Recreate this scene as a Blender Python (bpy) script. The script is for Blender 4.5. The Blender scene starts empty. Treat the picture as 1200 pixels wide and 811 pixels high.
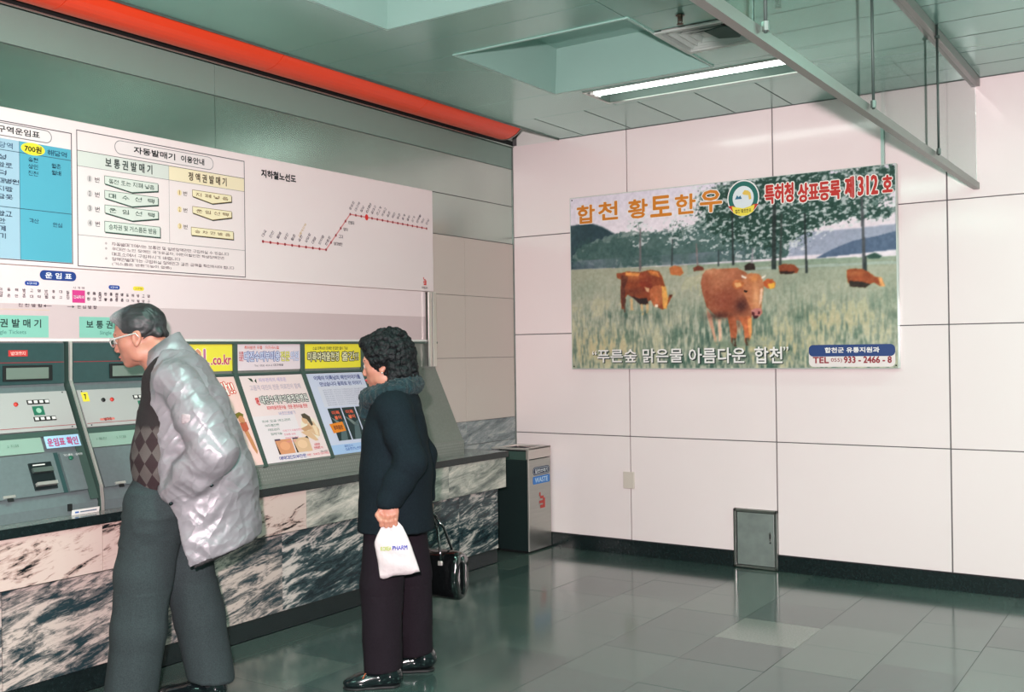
import bpy, bmesh, math, random
import numpy as np
from mathutils import Vector, Matrix

SC = bpy.context.scene
COL = SC.collection
random.seed(7)

# ------------------------------------------------------------------ camera
YAW, PITCH, ROLL = 0.59072658, 0.00493588, -0.01320394
CAM = Vector((4.273, -6.411, 1.43))
cy, sy = math.cos(YAW), math.sin(YAW)
fwd = Vector((-sy*math.cos(PITCH), cy*math.cos(PITCH), math.sin(PITCH)))
rgt = Vector((cy, sy, 0)); upv = rgt.cross(fwd)
r2 = rgt*math.cos(ROLL) + upv*math.sin(ROLL)
u2 = -rgt*math.sin(ROLL) + upv*math.cos(ROLL)
cam_d = bpy.data.cameras.new('camera'); cam = bpy.data.objects.new('camera', cam_d); COL.objects.link(cam)
cam_d.sensor_width = 36; cam_d.lens = 1206.3/1200*36; cam_d.clip_start = .05; cam_d.clip_end = 100
cam.matrix_world = Matrix(((r2.x, u2.x, -fwd.x, CAM.x), (r2.y, u2.y, -fwd.y, CAM.y), (r2.z, u2.z, -fwd.z, CAM.z), (0, 0, 0, 1)))
SC.camera = cam

# ------------------------------------------------------------------ world, lights, exposure
W = bpy.data.worlds.new('world'); SC.world = W; W.use_nodes = True
W.node_tree.nodes['Background'].inputs[0].default_value = (.34, .84, .68, 1)
W.node_tree.nodes['Background'].inputs[1].default_value = .26
SC.view_settings.view_transform = 'Standard'; SC.view_settings.look = 'None'
SC.view_settings.gamma = 1; SC.view_settings.exposure = 0.0; SC.view_settings.use_curve_mapping = False
def area(name, loc, size, sizey, power, color, rot=(0, 0, 0)):
    l = bpy.data.lights.new(name, 'AREA'); l.shape = 'RECTANGLE'; l.size = size; l.size_y = sizey
    l.energy = power; l.color = color
    o = bpy.data.objects.new(name, l); COL.objects.link(o); o.location = loc; o.rotation_euler = rot
    return o
# the camera's flash, above and a little left of the lens
fl = bpy.data.lights.new('camera_flash', 'POINT'); fl.energy = 1130; fl.color = (1, .815, .845); fl.shadow_soft_size = .035
flo = bpy.data.objects.new('camera_flash', fl); COL.objects.link(flo); flo.location = (4.19, -6.47, 1.65)
# the tubes of the other ceiling fixtures along the hall
TUBE = (.52, 1.0, .82)
for (lx, ly) in ((1.85, -4.0), (4.9, -4.0), (4.9, -.92), (1.85, -7.1), (4.9, -7.1)):
    area('fluorescent_lamp', (lx, ly, 2.955), 1.2, .22, 34, TUBE)

# ------------------------------------------------------------------ materials
MATS = {}
def lin(c):
    return tuple((x/12.92 if x <= .04045 else ((x+.055)/1.055)**2.4) for x in [v/255 for v in c])
def mat(name, rgb, rough=.5, metal=0, spec=.5, noise=None, bump=None, coat=0, coord='Object', emit=None, trans=0, alpha=1, sheen=0, sss=0, aniso=0):
    """rgb in 0..255 sRGB; noise=(scale, amount, detail[, stretch]); bump=(scale, strength[, stretch])"""
    if name in MATS: return MATS[name]
    m = bpy.data.materials.new(name); m.use_nodes = True; nt = m.node_tree; N = nt.nodes; Lk = nt.links
    b = N['Principled BSDF']; c = lin(rgb)
    b.inputs['Base Color'].default_value = (*c, 1)
    b.inputs['Roughness'].default_value = rough; b.inputs['Metallic'].default_value = metal
    b.inputs['Specular IOR Level'].default_value = spec; b.inputs['Coat Weight'].default_value = coat
    b.inputs['Coat Roughness'].default_value = .08
    b.inputs['Transmission Weight'].default_value = trans; b.inputs['Alpha'].default_value = alpha
    b.inputs['Sheen Weight'].default_value = sheen
    if sss:
        b.inputs['Subsurface Weight'].default_value = sss; b.inputs['Subsurface Radius'].default_value = (.01, .004, .002)
    if emit:
        b.inputs['Emission Color'].default_value = (*lin(emit[0]), 1); b.inputs['Emission Strength'].default_value = emit[1]
    tc = N.new('ShaderNodeTexCoord')
    def tex(scale, detail=4, stretch=(1, 1, 1)):
        mp = N.new('ShaderNodeMapping'); mp.inputs['Scale'].default_value = stretch
        Lk.new(tc.outputs[coord], mp.inputs[0])
        t = N.new('ShaderNodeTexNoise'); t.inputs['Scale'].default_value = scale; t.inputs['Detail'].default_value = detail
        Lk.new(mp.outputs[0], t.inputs['Vector']); return t
    if noise:
        t = tex(noise[0], noise[2], noise[3] if len(noise) > 3 else (1, 1, 1)); a = noise[1]
        cr = N.new('ShaderNodeValToRGB'); cr.color_ramp.elements[0].position = .3; cr.color_ramp.elements[1].position = .7
        cr.color_ramp.elements[0].color = (*[max(0, x*(1-a)) for x in c], 1); cr.color_ramp.elements[1].color = (*[min(1, x*(1+a)) for x in c], 1)
        Lk.new(t.outputs[0], cr.inputs[0]); Lk.new(cr.outputs[0], b.inputs['Base Color'])
    if bump:
        t = tex(bump[0], 3, bump[2] if len(bump) > 2 else (1, 1, 1)); bp = N.new('ShaderNodeBump'); bp.inputs['Strength'].default_value = bump[1]; bp.inputs['Distance'].default_value = .01
        Lk.new(t.outputs[0], bp.inputs['Height']); Lk.new(bp.outputs[0], b.inputs['Normal'])
    MATS[name] = m; return m

def marble(name, dark, mid, light, lo, hi, scale=2.2):
    m = bpy.data.materials.new(name); m.use_nodes = True; nt = m.node_tree; N = nt.nodes; Lk = nt.links
    b = N['Principled BSDF']; b.inputs['Roughness'].default_value = .14
    tc = N.new('ShaderNodeTexCoord'); oi = N.new('ShaderNodeObjectInfo'); mp = N.new('ShaderNodeMapping')
    mp.vector_type = 'POINT'; mp.inputs['Rotation'].default_value = (math.radians(-13), 0, 0)
    off = N.new('ShaderNodeVectorMath'); off.operation = 'SCALE'; off.inputs[0].default_value = (7, 11, 13); Lk.new(oi.outputs['Random'], off.inputs['Scale'])
    ad = N.new('ShaderNodeVectorMath'); ad.operation = 'ADD'; Lk.new(tc.outputs['Object'], ad.inputs[0]); Lk.new(off.outputs[0], ad.inputs[1])
    Lk.new(ad.outputs[0], mp.inputs[0]); mq = N.new('ShaderNodeMapping'); mq.inputs['Scale'].default_value = (1, 1, 4.6); Lk.new(mp.outputs[0], mq.inputs[0]); mp = mq
    n1 = N.new('ShaderNodeTexNoise'); n1.inputs['Scale'].default_value = scale; n1.inputs['Detail'].default_value = 7; n1.inputs['Roughness'].default_value = .66; n1.inputs['Distortion'].default_value = .9
    Lk.new(mp.outputs[0], n1.inputs['Vector'])
    cr = N.new('ShaderNodeValToRGB'); e = cr.color_ramp.elements
    e[0].position = lo; e[0].color = (*lin(dark), 1); e[1].position = hi; e[1].color = (*lin(light), 1)
    x = e.new((lo+hi)/2); x.color = (*lin(mid), 1)
    Lk.new(n1.outputs[0], cr.inputs[0])
    # finer streaks over the broad veins
    n2 = N.new('ShaderNodeTexNoise'); n2.inputs['Scale'].default_value = scale*5; n2.inputs['Detail'].default_value = 6; n2.inputs['Roughness'].default_value = .7; n2.inputs['Distortion'].default_value = .8
    Lk.new(mp.outputs[0], n2.inputs['Vector'])
    ov = N.new('ShaderNodeMath'); ov.operation = 'MULTIPLY_ADD'; Lk.new(n2.outputs[0], ov.inputs[0]); ov.inputs[1].default_value = .42; Lk.new(n1.outputs[0], ov.inputs[2])
    ob = N.new('ShaderNodeMath'); ob.operation = 'SUBTRACT'; Lk.new(ov.outputs[0], ob.inputs[0]); ob.inputs[1].default_value = .21
    Lk.new(ob.outputs[0], cr.inputs[0]); mx = cr
    Lk.new(cr.outputs[0], b.inputs['Base Color'])
    MATS[name] = m; return m

def attr_mat(name, rough=.45, spec=.4, coat=0, grain=0):
    m = bpy.data.materials.new(name); m.use_nodes = True; nt = m.node_tree; N = nt.nodes; b = N['Principled BSDF']
    a = N.new('ShaderNodeVertexColor'); a.layer_name = 'Col'; nt.links.new(a.outputs[0], b.inputs['Base Color'])
    b.inputs['Roughness'].default_value = rough; b.inputs['Specular IOR Level'].default_value = spec; b.inputs['Coat Weight'].default_value = coat
    MATS[name] = m; return m
PRINT = attr_mat('printed_ink')

# ------------------------------------------------------------------ objects
def tag(o, label=None, cat=None, group=None, kind=None):
    if label: o['label'] = label
    if cat: o['category'] = cat
    if group: o['group'] = group
    if kind: o['kind'] = kind
    return o
def empty(name, loc=(0, 0, 0), rz=0):
    o = bpy.data.objects.new(name, None); COL.objects.link(o); o.location = loc; o.rotation_euler = (0, 0, rz); o.empty_display_size = .1
    return o
def link(name, me, m=None, parent=None, smooth=False):
    o = bpy.data.objects.new(name, me); COL.objects.link(o)
    if m is not None:
        me.materials.clear()
        for q in (m if isinstance(m, (list, tuple)) else [m]): me.materials.append(q)
    if parent is not None:
        o.parent = parent
        # all shapes are written in world metres; keep them there under a placed Empty
        root = parent
        M = Matrix.Identity(4)
        chain = []
        while root is not None: chain.append(root); root = root.parent
        for q in reversed(chain): M = M @ q.matrix_parent_inverse @ Matrix.LocRotScale(q.location, q.rotation_euler, q.scale)
        o.matrix_parent_inverse = M.inverted()
    if smooth:
        me.polygons.foreach_set('use_smooth', [True]*len(me.polygons))
    return o
class MB:
    """collects shapes and links them as one mesh"""
    def __init__(s): s.bm = bmesh.new()
    def box(s, lo, hi, bev=0):
        lo, hi = Vector(lo), Vector(hi)
        r = bmesh.ops.create_cube(s.bm, size=1)
        for v in r['verts']: v.co = Vector([(lo[i]+hi[i])/2 + v.co[i]*(hi[i]-lo[i]) for i in range(3)])
        if bev:
            es = list({e for v in r['verts'] for e in v.link_edges})
            bmesh.ops.bevel(s.bm, geom=es, offset=bev, segments=2, affect='EDGES', profile=.5)
        return s
    def cyl(s, p0, p1, r, r1=None, seg=16, caps=True):
        p0, p1 = Vector(p0), Vector(p1); d = p1-p0; r1 = r if r1 is None else r1
        q = d.to_track_quat('Z', 'Y').to_matrix().to_4x4(); q.translation = (p0+p1)/2
        bmesh.ops.create_cone(s.bm, cap_ends=caps, segments=seg, radius1=r, radius2=r1, depth=d.length, matrix=q)
        return s
    def sph(s, c, r, sc=(1, 1, 1), seg=12):
        M = Matrix.Translation(c) @ Matrix.Diagonal((*[r*q for q in sc], 1))
        bmesh.ops.create_uvsphere(s.bm, u_segments=seg, v_segments=max(6, seg//2), radius=1, matrix=M); return s
    def poly(s, pts):
        s.bm.faces.new([s.bm.verts.new(p) for p in pts]); return s
    def prism(s, pts, ext):
        """closed prism: polygon pts extruded by vector ext"""
        a = [s.bm.verts.new(p) for p in pts]; e = Vector(ext); b = [s.bm.verts.new(Vector(p)+e) for p in pts]
        s.bm.faces.new(a); s.bm.faces.new(b[::-1]); n = len(a)
        for i in range(n): s.bm.faces.new([a[i], b[i], b[(i+1) % n], a[(i+1) % n]])
        return s
    def tube(s, pts, rad, seg=8):
        pts = [Vector(p) for p in pts]; rings = []
        for i, p in enumerate(pts):
            t = (pts[min(i+1, len(pts)-1)]-pts[max(i-1, 0)]).normalized()
            a = t.orthogonal().normalized() if i == 0 else (rings[-1][1]-t*rings[-1][1].dot(t)).normalized()
            b = t.cross(a); rr = rad[i] if isinstance(rad, (list, tuple)) else rad
            rings.append(([s.bm.verts.new(p+(a*math.cos(2*math.pi*k/seg)+b*math.sin(2*math.pi*k/seg))*rr) for k in range(seg)], a))
        for (x, _), (y, _) in zip(rings, rings[1:]):
            for k in range(seg): s.bm.faces.new([x[k], x[(k+1) % seg], y[(k+1) % seg], y[k]])
        s.bm.faces.new(rings[0][0][::-1]); s.bm.faces.new(rings[-1][0]); return s
    def build(s, name, m, parent=None, smooth=False, kind=None):
        bmesh.ops.recalc_face_normals(s.bm, faces=s.bm.faces[:])
        me = bpy.data.meshes.new(name); s.bm.to_mesh(me); s.bm.free()
        o = link(name, me, m, parent, smooth)
        if kind: o['kind'] = kind
        return o
def box(name, lo, hi, m, parent=None, bev=0):
    return MB().box(lo, hi, bev).build(name, m, parent)

# ------------------------------------------------------------------ flat print: coloured shapes and lettering in one mesh
# lettering is set in an empty side scene, which is quick to evaluate
_glyph = {}
TXT = bpy.data.scenes.new('lettering'); _tc = bpy.data.curves.new('lettering', 'FONT'); _to = bpy.data.objects.new('lettering', _tc); TXT.collection.objects.link(_to); _tc.resolution_u = 2
def text_shape(body):
    if body not in _glyph:
        _tc.body = body
        with bpy.context.temp_override(scene=TXT, view_layer=TXT.view_layers[0]):
            dg = bpy.context.evaluated_depsgraph_get(); dg.update()
        e = _to.evaluated_get(dg); me = e.to_mesh()
        V = np.array([v.co[:2] for v in me.vertices]).reshape(-1, 2); P = [tuple(p.vertices) for p in me.polygons]
        e.to_mesh_clear(); _glyph[body] = (V, P)
    return _glyph[body]
def end_lettering():
    bpy.data.objects.remove(_to); bpy.data.curves.remove(_tc); bpy.data.scenes.remove(TXT)
# small syllables are composed from strokes, one quad per stroke
_o8 = [(.5+.5*math.cos(math.radians(22.5+45*k)), .5+.5*math.sin(math.radians(22.5+45*k))) for k in range(9)]
_ci = lambda x0, y0, x1, y1: [(x0+(x1-x0)*a, y0+(y1-y0)*b) for a, b in _o8]
JAMO = {'g': [[(0, 1), (1, 1), (.9, 0)]], 'n': [[(0, 1), (0, 0), (1, 0)]], 'd': [[(1, 1), (0, 1), (0, 0), (1, 0)]], 'r': [[(0, 1), (1, 1), (1, .5), (0, .5), (0, 0), (1, 0)]],
        'm': [[(0, 1), (0, 0), (1, 0), (1, 1), (0, 1)]], 'b': [[(0, 1), (0, 0), (1, 0), (1, 1)], [(0, .55), (1, .55)]], 's': [[(.5, 1), (0, 0)], [(.42, .62), (1, 0)]], 'o': [_ci(0, 0, 1, 1)],
        'j': [[(0, 1), (1, 1)], [(.5, 1), (0, 0)], [(.42, .6), (1, 0)]], 'c': [[(.3, 1), (.7, 1)], [(0, .78), (1, .78)], [(.5, .78), (0, 0)], [(.42, .5), (1, 0)]], 'k': [[(0, 1), (1, 1), (.9, 0)], [(0, .5), (1, .5)]],
        't': [[(1, 1), (0, 1), (0, 0), (1, 0)], [(0, .5), (1, .5)]], 'p': [[(0, 1), (1, 1)], [(0, 0), (1, 0)], [(.28, 1), (.28, 0)], [(.72, 1), (.72, 0)]], 'h': [[(.35, 1), (.65, 1)], [(0, .78), (1, .78)], _ci(.15, 0, .85, .6)]}
CHO = ['g', 'gg', 'n', 'd', 'dd', 'r', 'm', 'b', 'bb', 's', 'ss', 'o', 'j', 'jj', 'c', 'k', 't', 'p', 'h']
JUNG = ['a', 'ae', 'ya', 'yae', 'eo', 'e', 'yeo', 'ye', 'O', 'O+a', 'O+ae', 'O+i', 'yO', 'U', 'U+eo', 'U+e', 'U+i', 'yU', 'E', 'E+i', 'i']
JONG = ['', 'g', 'gg', 'gs', 'n', 'nj', 'nh', 'd', 'r', 'rg', 'rm', 'rb', 'rs', 'rt', 'rp', 'rh', 'm', 'b', 'bs', 's', 'ss', 'o', 'j', 'c', 'k', 't', 'p', 'h']
VERT = {'a': [[(.4, 1), (.4, 0)], [(.4, .5), (1, .5)]], 'ya': [[(.4, 1), (.4, 0)], [(.4, .65), (1, .65)], [(.4, .35), (1, .35)]], 'eo': [[(.8, 1), (.8, 0)], [(.1, .5), (.8, .5)]], 'yeo': [[(.8, 1), (.8, 0)], [(.1, .65), (.8, .65)], [(.1, .35), (.8, .35)]], 'i': [[(.6, 1), (.6, 0)]],
        'ae': [[(.2, 1), (.2, 0)], [(.9, 1), (.9, 0)], [(.2, .5), (.9, .5)]], 'yae': [[(.2, 1), (.2, 0)], [(.9, 1), (.9, 0)], [(.2, .6), (.9, .6)]], 'e': [[(.55, 1), (.55, 0)], [(1, 1), (1, 0)], [(0, .5), (.55, .5)]], 'ye': [[(.55, 1), (.55, 0)], [(1, 1), (1, 0)], [(0, .65), (.55, .65)], [(0, .35), (.55, .35)]]}
HORZ = {'O': [[(0, 0), (1, 0)], [(.5, 0), (.5, 1)]], 'yO': [[(0, 0), (1, 0)], [(.3, 0), (.3, 1)], [(.7, 0), (.7, 1)]], 'U': [[(0, 1), (1, 1)], [(.5, 1), (.5, 0)]], 'yU': [[(0, 1), (1, 1)], [(.3, 1), (.3, 0)], [(.7, 1), (.7, 0)]], 'E': [[(0, .5), (1, .5)]]}
def strokes(ch):
    k = ord(ch)-0xac00; c, v, f = CHO[k//588], JUNG[k % 588//28], JONG[k % 28]; out = []
    def put(sh, x0, y0, x1, y1): out.extend([[(x0+(x1-x0)*a, y0+(y1-y0)*b) for a, b in st] for st in sh])
    def cons(n, x0, y0, x1, y1):
        w = (x1-x0)/len(n)
        for i, q in enumerate(n): put(JAMO[q], x0+w*i+(.04 if i else 0), y0, x0+w*(i+1)-(.04 if i < len(n)-1 else 0), y1)
    b = .40 if f else .04
    if f: cons(f, .16, .03, .90, .27)
    if '+' in v:
        h_, w_ = v.split('+'); cons(c, .05, b+(1-b)*.48, .58, .97); put(HORZ[h_], 0, b+.02, .64, b+(1-b)*.28); put(VERT[w_], .68, b-.02, .98, 1)
    elif v in HORZ: cons(c, .18, b+(1-b)*.50, .84, .97); put(HORZ[v], .02, b, 1, b+(1-b)*.30)
    else: cons(c, .05, b+(1-b)*.12, .56, .94); put(VERT[v], .64, b-.02, 1, 1)
    return out
def stroke_text(body, th):
    V, F = [], []; x = 0
    for ch in body:
        if 0xac00 <= ord(ch) <= 0xd7a3:
            for st in strokes(ch):
                for (ax, ay), (bx, by) in zip(st, st[1:]):
                    d = math.hypot(bx-ax, by-ay) or 1; ux, uy = (bx-ax)/d*th/2, (by-ay)/d*th/2; n = len(V)
                    V += [(x+ax-ux-uy, ay-uy+ux), (x+ax-ux+uy, ay-uy-ux), (x+bx+ux+uy, by+uy-ux), (x+bx+ux-uy, by+uy+ux)]; F.append((n, n+1, n+2, n+3))
            x += 1.14
        elif ch == ' ': x += .40
        elif ch in '·': V += [(x+.15, .42), (x+.27, .42), (x+.27, .56), (x+.15, .56)]; F.append(tuple(range(len(V)-4, len(V)))); x += .4
        else:
            q, f = text_shape(ch); n = len(V)
            if len(q): V += [(x+a*1.2, b*1.2) for a, b in q-np.array([q[:, 0].min(), 0])]; F += [tuple(i+n for i in p) for p in f]; x += (q[:, 0].max()-q[:, 0].min())*1.2+.12
    return np.array(V).reshape(-1, 2), F
class Print:
    """paper lying on a plane: origin O, unit vectors U (to the right) and V (up); coordinates in metres"""
    def __init__(s, O, U, V):
        s.O, s.U, s.V = Vector(O), Vector(U), Vector(V); s.N = s.U.cross(s.V).normalized(); s.v = []; s.f = []; s.c = []
    def _add(s, P, faces, col, lay):
        b = len(s.v)
        for x, y in P: s.v.append(s.O+s.U*float(x)+s.V*float(y)+s.N*(lay*.0004))
        for f in faces: s.f.append([b+i for i in f]); s.c.append(col)
    def poly(s, P, col, lay=1): s._add(P, [list(range(len(P)))], col, lay)
    def rect(s, x0, y0, x1, y1, col, lay=1): s.poly([(x0, y0), (x1, y0), (x1, y1), (x0, y1)], col, lay)
    def line(s, a, b, w, col, lay=2):
        a, b = Vector(a), Vector(b); d = (b-a).normalized(); n = Vector((-d.y, d.x))*w/2
        s.poly([a-n, b-n, b+n, a+n], col, lay)
    def frame(s, x0, y0, x1, y1, w, col, lay=2):
        s.rect(x0, y0, x1, y0+w, col, lay); s.rect(x0, y1-w, x1, y1, col, lay); s.rect(x0, y0, x0+w, y1, col, lay); s.rect(x1-w, y0, x1, y1, col, lay)
    def round(s, x0, y0, x1, y1, r, col, lay=1):
        r = min(r, (x1-x0)/2, (y1-y0)/2); P = []
        for cx, cy_, a0 in ((x1-r, y1-r, 0), (x0+r, y1-r, 90), (x0+r, y0+r, 180), (x1-r, y0+r, 270)):
            for k in range(6): a = math.radians(a0+18*k); P.append((cx+r*math.cos(a), cy_+r*math.sin(a)))
        s.poly(P, col, lay)
    def ell(s, cx, cy_, rx, ry, col, lay=1, a0=0, a1=360, n=24):
        s.poly([(cx+rx*math.cos(math.radians(a0+(a1-a0)*k/n)), cy_+ry*math.sin(math.radians(a0+(a1-a0)*k/n))) for k in range(n if a1-a0 >= 360 else n+1)], col, lay)
    def text(s, body, x0, y0, x1, y1, col, bold=0.0, lay=3, rot=0, outline=None, ow=.03, slant=0):
        """lettering fitted to the box x0..x1, y0..y1; bold and outline are drawn by overprinting shifted copies"""
        small = y1-y0 < .0255 and any(0xac00 <= ord(c) <= 0xd7a3 for c in body)
        V, F = stroke_text(body, .10+bold*.9) if small else text_shape(body)
        if small and outline is None: bold = 0
        if not len(V): return
        lo, hi = V.min(0), V.max(0); em = (y1-y0)
        b = bold*em*.9; o_ = (bold+ow)*em*1.0
        sc = np.array([(x1-x0-2*b)/(hi[0]-lo[0]), (y1-y0-2*b)/(hi[1]-lo[1])])
        Q = (V-lo)*sc+b
        if slant: Q[:, 1] += Q[:, 0]*slant
        if rot:
            a = math.radians(rot); Q = Q @ np.array([[math.cos(a), math.sin(a)], [-math.sin(a), math.cos(a)]])
        Q = Q+np.array([x0, y0])
        if outline is not None:
            for k in range(10):
                a = 2*math.pi*k/10; s._add(Q+np.array([math.cos(a), math.sin(a)])*o_, F, outline, lay-1+.05*k)
        if bold:
            for k in range(6 if em > .03 else 3):
                a = 2*math.pi*k/(6 if em > .03 else 3)+.5; s._add(Q+np.array([math.cos(a), math.sin(a)])*b, F, col, lay+.05*k)
        s._add(Q, F, col, lay+.4)
    def build(s, name, parent=None, m=None):
        me = bpy.data.meshes.new(name); me.from_pydata(s.v, [], s.f)
        ca = me.color_attributes.new('Col', 'BYTE_COLOR', 'CORNER')
        out = []
        for p, c in zip(s.f, s.c): out += [(*lin(c), 1)]*len(p)
        ca.data.foreach_set('color', np.array(out, dtype=np.float32).ravel())
        return link(name, me, m or PRINT, parent)

# ================================================================== THE SETTING
M_ceil = mat('ceiling_metal', (136, 182, 170), .20, .55, .5, noise=(1.2, .05, 3))
M_floor = mat('floor_granite', (116, 129, 124), .17, 0, .5, noise=(90, .16, 3))
M_panel = mat('enamel_panel', (244, 228, 228), .12, 0, .5, noise=(.8, .015, 2), bump=(1.2, .02))
M_joint = mat('joint_grey', (96, 92, 94), .6)
M_black = mat('black_stone', (22, 32, 33), .25, noise=(60, .3, 3))
M_gran = mat('speckled_granite', (202, 188, 180), .38, noise=(230, .28, 4))
M_satin = mat('satin_wall_metal', (186, 200, 192), .26, 1.0, .5, noise=(2, .05, 2))
M_steel = mat('stainless_steel', (176, 178, 174), .28, 1, noise=(3, .06, 3, (1, 1, 14)))
M_steel_d = mat('dull_steel', (128, 136, 132), .42, .85, noise=(12, .12, 4))
M_dark = mat('dark_void', (12, 18, 18), .7)
M_white = mat('white_enamel', (228, 226, 222), .35)
M_glass = mat('clear_glass', (232, 244, 240), .02, 0, .5, trans=1)
CZ = 2.966

# floor slab and the tiles laid on it
floor = box('floor', (-.3, -9, -.12), (7.2, .25, -.012), mat('tile_joint', (70, 84, 80), .5)); tag(floor, kind='structure')
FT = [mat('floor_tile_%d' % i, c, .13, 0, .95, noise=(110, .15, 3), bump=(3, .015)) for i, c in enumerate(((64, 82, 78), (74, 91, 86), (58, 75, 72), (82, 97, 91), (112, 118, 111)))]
xs = [.30, .50, .63, 1.02, 1.43, 1.84, 2.24, 2.65, 3.04, 3.40, 3.80, 4.20, 4.60, 5.0, 5.4, 5.8, 6.2, 6.6, 7.0]
_tm = {}
phase = [0, .21, .02, .19, .40, .11, .10, .30, .05, .27, .02, .2, .1, .3, 0, .2, .1, .3]
for i in range(len(xs)-1):
    y = 0.0; first = True
    while y > -6.6:
        ln = .415 - phase[i]*.5 if first and phase[i] else .415
        if i == 0: ln = .83
        y0 = max(y-ln, -6.8); w_, h_ = round(xs[i+1]-xs[i], 3), round(y-y0, 3)
        key = (w_, h_); 
        if key not in _tm:
            b_ = MB().box((0, -h_, -.014), (w_-.002, -.002, 0), 0); bmesh.ops.recalc_face_normals(b_.bm, faces=b_.bm.faces[:])
            me = bpy.data.meshes.new('tile'); b_.bm.to_mesh(me); b_.bm.free(); me.materials.append(FT[0]); _tm[key] = me
        o = bpy.data.objects.new('floor_tile', _tm[key]); COL.objects.link(o); o.parent = floor; o.location = (xs[i], y, 0); o.rotation_euler = (random.uniform(-.0016, .0016), random.uniform(-.0016, .0016), 0)
        k_ = random.choice([0, 0, 1, 1, 2, 3])
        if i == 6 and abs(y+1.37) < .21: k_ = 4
        o.material_slots[0].link = 'OBJECT'; o.material_slots[0].material = FT[k_]
        y = y0; first = False

# right-hand (back) wall of enamel panels
wb = box('wall_back', (-.3, .012, 0), (7.2, .2, 3.3), M_joint); tag(wb, kind='structure')
vx = [0, .955, 2.002, 3.046, 4.09, 5.134, 6.178, 7.2]; vz = [.103, .825, 1.552, 2.278, CZ]
for i in range(7):
    for j in range(4):
        lo = [vx[i]+(.004 if i else 0), -.0, vz[j]+.003]; hi = [vx[i+1]-.004, .02, vz[j+1]-.003]
        if i == 1 and j == 0:   # the panel beside the hatch is cut round it
            pts = [(lo[0], 0, lo[2]), (1.71, 0, lo[2]), (1.71, 0, .385), (hi[0], 0, .385), (hi[0], 0, hi[2]), (lo[0], 0, hi[2])]
            MB().prism(pts, (0, .02, 0)).build('wall_panel', M_panel, wb)
        else: box('wall_panel', lo, hi, M_panel, wb, .0015)
for a, b in ((.0, 1.705), (2.008, 7.2)):
    tag(box('baseboard_back', (a, -.014, 0), (b, .012, .101), M_black), kind='structure')

# left-hand wall: satin metal above, speckled granite below, marble at the foot
wl = box('wall_left', (-.2, -9, 0), (-.014, .012, 2.955), M_joint); tag(wl, kind='structure')
rows = [(.10, .775, 'm'), (.778, .94, 'm'), (.943, 1.385, 'g'), (1.388, 1.82, 'g'), (1.823, 2.225, 'g'), (2.23, 2.505, 's'), (2.51, 2.785, 's'), (2.79, 2.95, 't')]
M_mg = marble('marble_grey', (78, 90, 94), (140, 146, 148), (196, 194, 190), .3, .72, 2.6)
for z0, z1, k in rows:
    ys = [0, -.62, -1.7, -2.8, -3.9, -5.0, -6.1, -7.2, -8.3, -9] if k not in 'st' else [0, -2.8, -5.6, -9]
    for a, b in zip(ys, ys[1:]):
        box('wall_slab', (-.016, b+.0015, z0), (0, a-.0015, z1), {'m': M_mg, 'g': M_gran, 's': M_satin, 't': mat('satin_wall_paint', (134, 158, 148), .5, .25)}[k], wl)
tag(box('trim_1', (-.012, -9, 2.952), (.012, 0, 2.962), M_steel), kind='structure')
tag(box('trim_2', (-.004, -.011, 0), (.006, 0.0, 2.955), M_steel_d), kind='structure')

M_chr0 = mat('bead_metal', (190, 206, 198), .25, .8)
# lighting trough with a round red cover along the top of the left wall
tr = empty('light_trough', (.2, -4.5, 3.2))
tag(tr, 'long round red light cover in a trough along the top of the wall', 'light')
seg_y = [-.40, -1.43, -2.63, -3.83, -5.03, -6.23, -7.43, -8.63]
M_red = mat('red_diffuser', (232, 66, 30), .35)
for a, b in zip(seg_y, seg_y[1:]):
    m_ = MB(); n = 20; pts = []
    for k in range(n+1):
        t = math.pi*(1+k/n); pts.append((.205+.168*math.cos(t), a-.002, 3.075+.150*math.sin(t)))
    m_.prism(pts+[(.373, a-.002, 3.08), (.037, a-.002, 3.08)], (0, b-a+.004, 0)); m_.build('red_cover', M_red, tr)
pts = [(.205+.172*math.cos(math.pi*(1+k/20)), -.398, 3.075+.154*math.sin(math.pi*(1+k/20))) for k in range(21)]
MB().prism(pts+[(.377, -.398, 3.09), (.033, -.398, 3.09)], (0, .008, 0)).build('end_cap', M_steel, tr)
# pale curved reflector behind it
m_ = MB(); pts = [(.205-.205*math.cos(math.pi*k/16), 0, 3.0+.16*math.sin(math.pi*k/16)) for k in range(17)]
for a, b in zip(pts, pts[1:]): m_.poly([a, b, (b[0], -9, b[2]), (a[0], -9, a[2])])
m_.build('reflector', M_white, tr)
MB().prism([(.04, -.001, 2.958), (.39, -.001, 2.958), (.39, -.001, 3.02), (.32, -.001, 3.12), (.12, -.001, 3.12), (.04, -.001, 3.02)], (0, .004, 0)).build('trough_end', M_white, tr)
box('bright_bead', (-.002, -9, 2.952), (.016, -.001, 2.960), M_chr0, tr)
box('trough_lip', (.402, -9, 2.958), (.41, 0, 3.0), M_steel_d, tr); box('trough_lip', (-.004, -9, 2.964), (.004, -.0, 3.0), M_dark, tr)

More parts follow.
